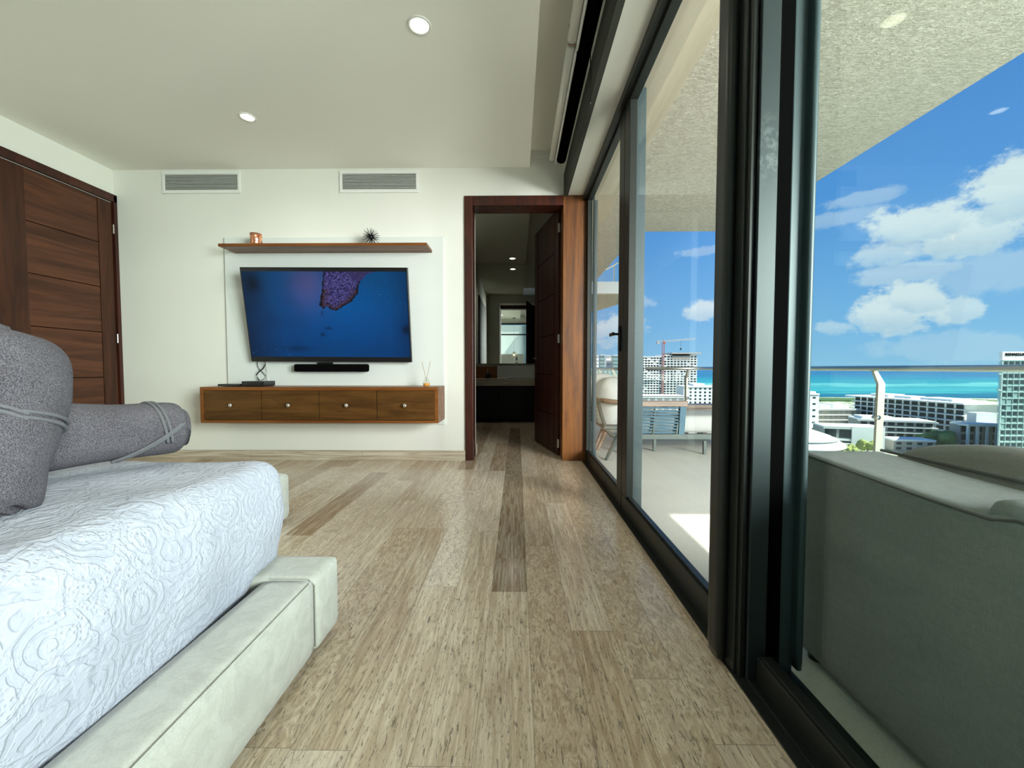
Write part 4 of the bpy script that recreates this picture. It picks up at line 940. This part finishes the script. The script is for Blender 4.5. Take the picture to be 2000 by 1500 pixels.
# ------------------------------------------------------------------ sea, city ground
GZ = -45.0
def gd(py): return (EYE - GZ) * F / (py - 719.9)
def gp(px, py): return at(px, py, Z=GZ)
def f_sea(g, b):
    v = g.co(); x, y, z = g.sep(v)
    r = g.m('SQRT', g.m('ADD', g.m('MULTIPLY', x, x), g.m('MULTIPLY', y, y)))
    t = g.m('DIVIDE', 45.9, g.m('MAXIMUM', y, 1.0))
    nn = g.m('MULTIPLY', g.m('SUBTRACT', g.noise(g.mapv(g.comb(g.m('DIVIDE', x, g.m('MAXIMUM', y, 1.0)), g.m('MULTIPLY', t, 1.0), 0), (3, 120, 1)), 1.6, 5, .6), .5), .030)
    tt_ = g.m('MULTIPLY', g.m('ADD', t, nn), 10.0)
    c = g.ramp(tt_, [(0.0, (.020, .095, .21)), (.14, (.016, .105, .21)), (.22, (.013, .14, .23)), (.34, (.02, .19, .25)), (.40, (.10, .33, .34)), (.45, (.03, .21, .26)), (.55, (.035, .26, .29)), (.62, (.010, .12, .19)), (.74, (.008, .085, .155)), (.90, (.012, .13, .17)), (1.0, (.02, .17, .17))])
    g.put(b.inputs['Base Color'], c); g.put(b.inputs['Normal'], g.bump(g.noise(g.mapv(v, (.02, .06, 1)), 1.0, 4), .2, .5))
sea = bpy.data.meshes.new('sea')
sea.from_pydata([(-9000, 560, GZ - .6), (16000, 560, GZ - .6), (40000, 42000, GZ - .6), (-40000, 42000, GZ - .6)], [], [(0, 1, 2, 3)])
sea.materials.append(mat('sea_water', rough=.55, spec=.12, fn=f_sea)); o = bpy.data.objects.new('sea', sea); C.objects.link(o); tag(o, 'turquoise sea in bands of light and dark blue out to the horizon', 'sea', None, 'structure')
def f_city(g, b):
    v = g.co(); n = g.noise(v, .035, 5, .7); n2 = g.noise(v, .16, 4, .7)
    c = g.mix(g.sm(n, .42, .56), (.50, .48, .42), (.12, .17, .075)); c = g.mix(g.sm(n2, .55, .62), c, (.62, .60, .55))
    g.put(b.inputs['Base Color'], c)
gr = MB().prism([(-1500, 20), (1500, 20), (2200, 560), (900, 600), (560, 640), (300, 655), (-2000, 700)], GZ - 3, GZ)
struct(gr.build('ground', mat('city_ground', rough=.9, spec=.1, fn=f_city)), 'pale ground of the seaside town between the buildings', 'ground')
gr2 = MB().prism([(425, 560), (500, 560), (505, 600), (440, 610)], GZ, GZ + 2.0)
tag(gr2.build('beach_scrub', mat('scrub', rough=.95, fn=lambda g, b: g.put(b.inputs['Base Color'], g.mix(g.noise(g.co(), .2, 4), (.03, .075, .025), (.08, .15, .05))))), 'green belt of scrub along the shore beyond the brownish building', 'scrub', None, 'stuff')

# ------------------------------------------------------------------ buildings
def flat(name, c1, c2=None, sc=.3):
    return mat(name, rough=.8, spec=.15, fn=lambda g, b: g.put(b.inputs['Base Color'], g.mix(g.noise(g.co(), sc, 4), c1, c2 or c1)))
M['bw'] = flat('city_white', (.74, .75, .74), (.84, .85, .84)); M['bwin'] = mat('city_window', (.030, .05, .058), .3, spec=.2)
M['bgrey'] = flat('city_grey', (.30, .30, .28), (.42, .41, .38)); M['btan'] = flat('city_tan', (.38, .33, .28), (.52, .46, .40))
M['bteal'] = mat('teal_curtain_glass', rough=.25, spec=.5, fn=lambda g, b: g.put(b.inputs['Base Color'], g.mix(g.noise(g.co(), .25, 3), (.17, .29, .29), (.30, .43, .42))))
M['bteal2'] = mat('teal_spandrel', (.40, .52, .50), .4); M['bdark'] = mat('dark_city_glass', (.022, .04, .045), .3, spec=.2)
M['red'] = mat('crane_red', (.45, .10, .07), .6)

def building(name, label, p0, p1, depth, h, floors, bays, wall='bw', win='bwin', slab='bw', over=0.0, winw=.62, winh=.6, slabs=True, base=0.0, roofx=0.0, cat='building', extras=None, zb=GZ, proud=.5, seed=1, vary=0.0, plan=None):
    """facade from p0 (left) to p1 (right), body extends away from the viewer"""
    p0 = Vector((p0[0], p0[1], 0)); p1 = Vector((p1[0], p1[1], 0)); d = p1 - p0; W = d.length; rz = math.atan2(d.y, d.x)
    t = thing(name, label, cat, (p0.x, p0.y, zb), rz)
    (MB().prism(plan, 0, h) if plan else MB().box(0, W, 0, depth, 0, h)).build('wall', M[wall], t)
    fh = (h - base) / floors; bw = W / bays; rn = random.Random(seed)
    nwin = floors * bays
    if nwin <= 98:
        wm = None
        for f in range(floors):
            for k in range(bays):
                if rn.random() < vary: continue
                if wm is None: wm = MB().box(-bw * winw / 2, bw * winw / 2, -.08, .06, -fh * winh / 2, fh * winh / 2).box(-.12, .12, -.16, -.07, -fh * winh / 2, fh * winh / 2).build('window', M[win], t); w_ = wm
                else: w_ = wm.copy(); C.objects.link(w_)
                w_.location = ((k + .5) * bw, 0, base + (f + .52) * fh)
    else:
        m = MB()
        cnt = 0; first = None
        for f in range(floors - 1, -1, -1):
            for k in range(bays):
                if rn.random() < vary: continue
                if cnt < 98:
                    if first is None: first = MB().box(-bw * winw / 2, bw * winw / 2, -.08, .06, -fh * winh / 2, fh * winh / 2).build('window', M[win], t); w_ = first
                    else: w_ = first.copy(); C.objects.link(w_)
                    w_.location = ((k + .5) * bw, 0, base + (f + .52) * fh); cnt += 1
                else:
                    cx = (k + .5) * bw; cz = base + (f + .52) * fh; m.box(cx - bw * winw / 2, cx + bw * winw / 2, -.08, .06, cz - fh * winh / 2, cz + fh * winh / 2)
        ow = m.build('lower_windows', M[win], t); ow['kind'] = 'stuff'
    if slabs:
        for f in range(floors + 1):
            MB().box(-over, W + over, -proud, .1, base + f * fh - fh * .07, base + f * fh + fh * .07).build('floor_slab', M[slab], t)
    (MB().prism(plan, h, h + .9) if plan else MB().box(-roofx, W + roofx, -proud - roofx, depth + roofx, h, h + .9)).build('roof', M['bw'], t)
    if extras: extras(t, W, depth, h)
    return t

def roofboxes(sp):
    def fn(t, W, D_, h):
        for (u0, u1, v0, v1, hh) in sp: MB().box(W * u0, W * u1, D_ * v0, D_ * v1, h + .8, h + .8 + hh).build('roof_housing', M['bw'], t)
    return fn
# long white building on the right
PL = Vector((264, 313)); PR = Vector((270, 242))
building('white_apartment_block', 'long white building with a flat overhanging roof in front of the sea', PL, PR, 22, 24.4, 7, 14, 'bw', 'bdark', 'bw', .6, .76, .74, roofx=3.0, proud=2.2, extras=roofboxes([(.12, .30, .2, .8, 2.0), (.36, .52, .2, .7, 1.6), (.60, .86, .2, .8, 1.6)]))
# piers on that facade, wing on its right
building('white_hotel_wing', 'white wing with square windows right of the long white building', (295, 255), (312, 257), 18, 22, 6, 5, 'bw', 'bdark', 'bw', .2, .55, .55, roofx=1.2, proud=.8)
g_ = thing('white_gable', 'white sloping gable wall joining the long building and its wing', 'building', (269, 235, GZ), 0)
MB().prism([(0, 0), (10, -1.2), (10, 5), (0, 5)], 0, 20).build('wall', M['bw'], g_)
MB().prism([(-1, -1.4), (5, -2.4), (9, -1.6), (3, 2)], 11.5, 12.2).build('ramp_slab', M['bw'], g_)
# white-roofed colonnade
def colon(t, W, D_, h):
    for k in range(6): MB().box(W * k / 5 - .5, W * k / 5 + .5, -5.0, -4.0, 0, h).build('column', M['bw'], t)
    MB().box(-1.2, W + 1.2, -6.0, 0.2, h - .1, h + 1.2).build('canopy', M['bw'], t)
building('colonnade_building', 'white-roofed building with tall columns below the long white building', (252, 228), (276, 226), 6, 14, 3, 6, 'bgrey', 'bdark', 'bgrey', 0, .6, .7, False, extras=colon)
# glass tower
def tower(t, W, D_, h):
    for k in range(12): MB().box(W * k / 11 - .10, W * k / 11 + .10, -.28, -.05, 0, h).build('mullion', M['bteal2'], t)
    MB().box(-.3, .3, -.35, .3, 0, h).build('corner_panel', M['bteal2'], t)
    cr = MB().box(1.2, W, 1.0, 2.4, h + .9, h + 4.4).build('rooftop_parapet', M['bw'], t)
    txt = 'RENAISSANCE'
    adv = dict(R=1.28, E=1.12, N=1.38, A=1.30, I=.62, S=1.14, C=1.24); cx_ = 2.4
    for k, chh in enumerate(txt):
        cx_ += adv[chh] / 2; lx_ = cx_; cx_ += adv[chh] / 2
        cu = bpy.data.curves.new('sign_letter', 'FONT'); cu.body = chh; cu.size = 2.0; cu.extrude = .12; cu.align_x = 'CENTER'; cu.offset = .03
        me_o = bpy.data.objects.new('tmp', cu); C.objects.link(me_o)
        me = bpy.data.meshes.new_from_object(me_o); bpy.data.objects.remove(me_o); me.materials.clear(); me.materials.append(M['blackm']); me.name = 'sign_letter'
        lo = bpy.data.objects.new('sign_letter', me); C.objects.link(lo); lo.parent = t; lo.location = (lx_, .85, h + 2.3); lo.rotation_euler = (PI / 2, 0, 0)
    for z0, z1 in ((h * .70, h * .715), (h * .86, h * .875)): MB().box(-1.6, .1, -.3, .6, z0, z1).build('side_ledge', M['bteal2'], t)
tx = at(1953, 800, Y=200).x
building('glass_tower', 'tall teal glass tower with a rooftop sign at the right edge', (tx, 200), (tx + 32, 200), 20, 50.0, 16, 11, 'bteal', 'bwin', 'bteal2', 0, .62, .52, True, proud=.35, extras=tower, seed=5, vary=.12, plan=[(0, 0), (32, 0), (52, 18), (20, 18)])
# brownish midrise and terraced building
building('brown_midrise', 'brownish unfinished mid-rise left of the long white building', (226, 300), (257, 300), 20, 15, 4, 8, 'btan', 'bgrey', 'bw', 1.0, .6, .6, proud=1.6, seed=3, vary=.2, extras=roofboxes([(.1, .35, .1, .8, 2.6), (.42, .62, .1, .8, 3.4), (.7, .8, .1, .8, 2.2)]))
building('terraced_midrise', 'grey terraced building with curved balconies behind the steel post', (216, 252), (250, 240), 16, 13.5, 4, 8, 'bgrey', 'bwin', 'bw', 1.2, .7, .55, proud=2.0, seed=4, extras=roofboxes([(.05, .5, .1, .8, 1.6)]))
building('white_slab_block', 'white block at the left edge of the near pane view', (205, 290), (219, 290), 14, 27, 6, 2, 'bw', 'bdark', 'bw', 0, .3, .25, False, extras=roofboxes([(.1, .9, .1, .8, 1.5)]))
def cube(t, W, D_, h):
    MB().box(W * .48, W + .5, -.7, D_, -1, h + 1).build('blank_wall', M['bw'], t)
    MB().box(.6, W * .47, -1.2, 0, h * .28, h * .36).build('balcony', M['bw'], t)
building('white_cube_house', 'white cubic house with a blank wall and dark glazing', (172, 224), (198, 216), 14, 13, 2, 4, 'bgrey', 'bdark', 'bw', 0, .8, .7, True, extras=cube)
cv_ = thing('curved_roof_pavilion', 'low pavilion with a white curved roof at the foot of the near pane view', 'building', (115, 170, GZ + 7), .1)
m = MB(); m.lathe([(0, 14.5), (8, 13.8), (15, 11.5), (19.5, 8.6), (20, 7.8), (19, 7.6), (0, 7.8)], n=40).xf(Matrix.Scale(1.0, 4))
m.build('roof', M['bw'], cv_, True)
MB().lathe([(17.5, 8.1), (8, 9.6), (0, 10.0)], n=40).xf(Matrix.Translation((0, -.2, 2.4))).build('roof_deck', M['bgrey'], cv_)
for k in range(10):
    a_ = PI + k * PI / 9; MB().cyl((16 * math.cos(a_), 16 * math.sin(a_), -7), (16 * math.cos(a_), 16 * math.sin(a_), 8), .5, n=8).build('column', M['bw'], cv_)
MB().cyl((0, 0, -7), (0, 0, 8), 13, n=30).build('wall', M['btan'], cv_)
# left group through the middle pane
xa = at(1242, 700, Y=505).x; xm = at(1293, 700, Y=505).x; xb = at(1366, 700, Y=505).x
hA = at(1300, 693, Y=505).z - GZ
building('highrise_left_part', 'pale high-rise with teal glazing left of the red crane', (xa, 505), (xm, 505), 30, hA - 3, 19, 9, 'bw', 'bwin', 'bw', 0, .60, .58, True, proud=.6, seed=8, vary=.1)
def cap(t, W, D_, h):
    MB().box(W * .22, W + 4, -3, D_, h + 2.0, h + 3.6).build('roof_canopy', M['bgrey'], t)
    MB().box(W * .25, W * .78, -1.2, D_ * .5, h - 5, h + 1).build('open_floor', M['bgrey'], t)
building('highrise_under_construction', 'pale unfinished high-rise with an overhanging roof right of the crane', (xm + 1, 503), (xb - 4, 503), 30, hA - 1, 20, 10, 'bw', 'bwin', 'bw', .5, .60, .60, True, proud=1.2, seed=9, vary=.08, extras=cap)
x1_ = at(1335, 770, Y=400).x; x2_ = at(1440, 770, Y=400).x
building('white_hotel_block', 'white block with small windows below the high-rise, in front of the sea', (x1_, 400), (x2_, 392), 30, at(1370, 756, Y=400).z - GZ, 8, 12, 'bw', 'bwin', 'bw', 0, .4, .5, False, extras=roofboxes([(.2, .4, .2, .7, 2.5), (.6, .75, .2, .7, 2)]))
x1_ = at(1225, 780, Y=330).x; x2_ = at(1338, 780, Y=330).x
building('low_white_podium', 'low white podium building in front of the high-rise', (x1_, 330), (x2_, 330), 20, at(1290, 775, Y=330).z - GZ, 3, 8, 'bw', 'bgrey', 'bw', 0, .7, .6, True, proud=.8)
# crane
cr = thing('tower_crane', 'red tower crane standing over the unfinished high-rise', 'crane', (at(1295, 700, Y=480).x, 480, GZ), .1)
zc_ = at(1295, 667, Y=480).z - GZ
def lattice(a, b, w, n, mm, name, par):
    a = Vector(a); b = Vector(b); d = (b - a).normalized(); u = d.cross(Vector((.3, .9, .1))).normalized(); v = d.cross(u); m = MB(); L_ = (b - a).length
    cs = [(u + v) * w, (u - v) * w, (-u - v) * w, (v - u) * w]
    for c in cs: m.cyl(a + c, b + c, .20, n=5)
    for i in range(n):
        p, q = a + d * L_ * i / n, a + d * L_ * (i + 1) / n
        for k in range(4): m.cyl(p + cs[k], q + cs[(k + 1) % 4], .11, n=4)
    return m.build(name, mm, par)
lattice((0, 0, 0), (0, 0, zc_ - 1), 1.1, 22, M['red'], 'mast', cr)
lattice((0, 0, zc_), (40, 0, zc_ + 3.5), .7, 22, M['bgrey'], 'jib', cr)
lattice((-8, 0, zc_), (0, 0, zc_), .8, 5, M['bgrey'], 'counter_jib', cr)
MB().box(-8, -5.5, -1, 1, zc_ - 3, zc_).build('counterweight', M['bgrey'], cr)
MB().cyl((0, 0, zc_), (0, 0, zc_ + 2.5), .6, .2, n=6).build('tower_head', M['red'], cr)
MB().box(.5, 2.6, -1, 1, zc_ - 2.6, zc_ - .3).build('cab', M['red'], cr)
MB().cyl((22, 0, zc_ - 8), (22, 0, zc_ + 1.5), .12, n=5).box(21.2, 22.8, -.6, .6, zc_ - 10, zc_ - 8).build('hook', M['bdark'], cr)
# distant towers through the far pane
rn = random.Random(11); k = 0
lbs = ['leftmost distant white tower beyond the lounge chair', 'distant pale tower second from the left beyond the lounge chair', 'distant pale tower in the middle of the row beyond the lounge chair', 'distant white tower fourth in the row beyond the lounge chair', 'distant white tower beside the dark window stile']
for q, px_ in enumerate((1158, 1172, 1184, 1197, 1212)):
    Yd = 620 + rn.uniform(-20, 30); x0 = at(px_, 700, Y=Yd).x; h_ = at(px_, rn.uniform(692, 697), Y=Yd).z - GZ
    tw_ = building('distant_tower', lbs[q], (x0, Yd), (x0 + 9.3, Yd), 12, h_, 12, 4, 'bw' if q % 2 == 0 else 'bteal', 'bwin', 'bw', 0, .45, .4, False, seed=q); tw_['group'] = 'row of distant towers beyond the lounge chair'
x0 = at(1150, 740, Y=560).x
building('distant_glass_block', 'low pale green glass block below the distant towers', (x0, 560), (x0 + 70, 560), 20, at(1180, 722, Y=560).z - GZ, 5, 12, 'bteal2', 'bteal', 'bw', 0, .6, .6, False)

# low houses scattered over the town, trees between them
hm = [('bw', 'bdark'), ('btan', 'bwin'), ('bw', 'bwin'), ('bgrey', 'bwin')]
hs = [(1565, 892, 12, 4), (1745, 880, 20, 5.5), (1850, 895, 12, 4)]
hl = ['low white house under the curved roof pavilion', 'pale house with small windows just right of the steel post', 'white house among trees below the long white building']
for q, (px_, py_, w_, h_) in enumerate(hs):
    p = gp(px_, py_); a_, b_ = hm[q % 4]
    building('low_house', hl[q], (p.x, p.y), (p.x + w_, p.y - 3), 10, h_, 1 if h_ < 4 else 2, 4, a_, b_, 'bw', 0, .5, .5, False, seed=q)
def f_leaf(c1, c2):
    return lambda g, b: g.put(b.inputs['Base Color'], g.mix(g.noise(g.co(), 1.5, 3), c1, c2))
lm = [mat('leaves_green', rough=.9, fn=f_leaf((.05, .12, .03), (.16, .27, .08))), mat('leaves_yellow', rough=.9, fn=f_leaf((.16, .20, .04), (.42, .44, .14)))]
protos = []
for q in range(3):
    t = thing('tree', 'tree', 'tree', (0, 0, 0), 0, 'trees between the town buildings')
    m = MB(); rr2 = random.Random(20 + q)
    for k in range(9):
        tb = bmesh.new(); bmesh.ops.create_icosphere(tb, subdivisions=2, radius=rr2.uniform(1.3, 2.3))
        off = Vector((rr2.uniform(-2, 2), rr2.uniform(-2, 2), 4.2 + rr2.uniform(-1, 1.6)))
        for v_ in tb.verts: v_.co = v_.co * (1 + .35 * noise.noise(v_.co * 1.3 + Vector((k, q, 0)))) + off
        m._add(tb)
    m.build('crown', lm[q % 2], t); MB().cyl((0, 0, 0), (0, 0, 4), .35, .2, 8).build('trunk', M['teak'], t)
    protos.append(t)
tl = sorted([(1640, 902, 1), (1657, 892, 1), (1675, 900, 1), (1694, 889, 1), (1809, 874, 0), (1822, 878, 0), (1835, 874, 0), (1848, 880, 0)])
tl = [(a_, b_, 1 if a_ < 1706 and b_ > 860 else 0) for a_, b_, c_ in tl]
ordn = ['leftmost', 'second from the left', 'third from the left', 'fourth from the left', 'fifth from the left', 'sixth from the left', 'seventh from the left', 'eighth from the left', 'ninth from the left', 'tenth from the left', 'eleventh from the left', 'twelfth from the left', 'rightmost', 'last']
cnt_ = {0: 0, 1: 0}
for q, (px_, py_, kk) in enumerate(tl):
    p = gp(px_, py_); nth = ordn[cnt_[kk]]; cnt_[kk] += 1
    lb = ('yellow-green tree left of the steel post, ' + nth) if kk else ('dark green tree by the long white building, ' + nth)
    src = protos[1] if kk else protos[0 if q % 2 else 2]
    if src.get('used'): t = dup(src, (p.x, p.y, GZ), q * 1.3, lb)
    else: src.location = (p.x, p.y, GZ); src['label'] = lb; src['used'] = 1; t = src
    t.scale = [rn.uniform(.8, 1.3)] * 3
    t['group'] = 'yellow-green trees left of the steel post' if kk else 'dark green trees by the long white building'
for pz_ in protos:
    if 'used' in pz_: del pz_['used']
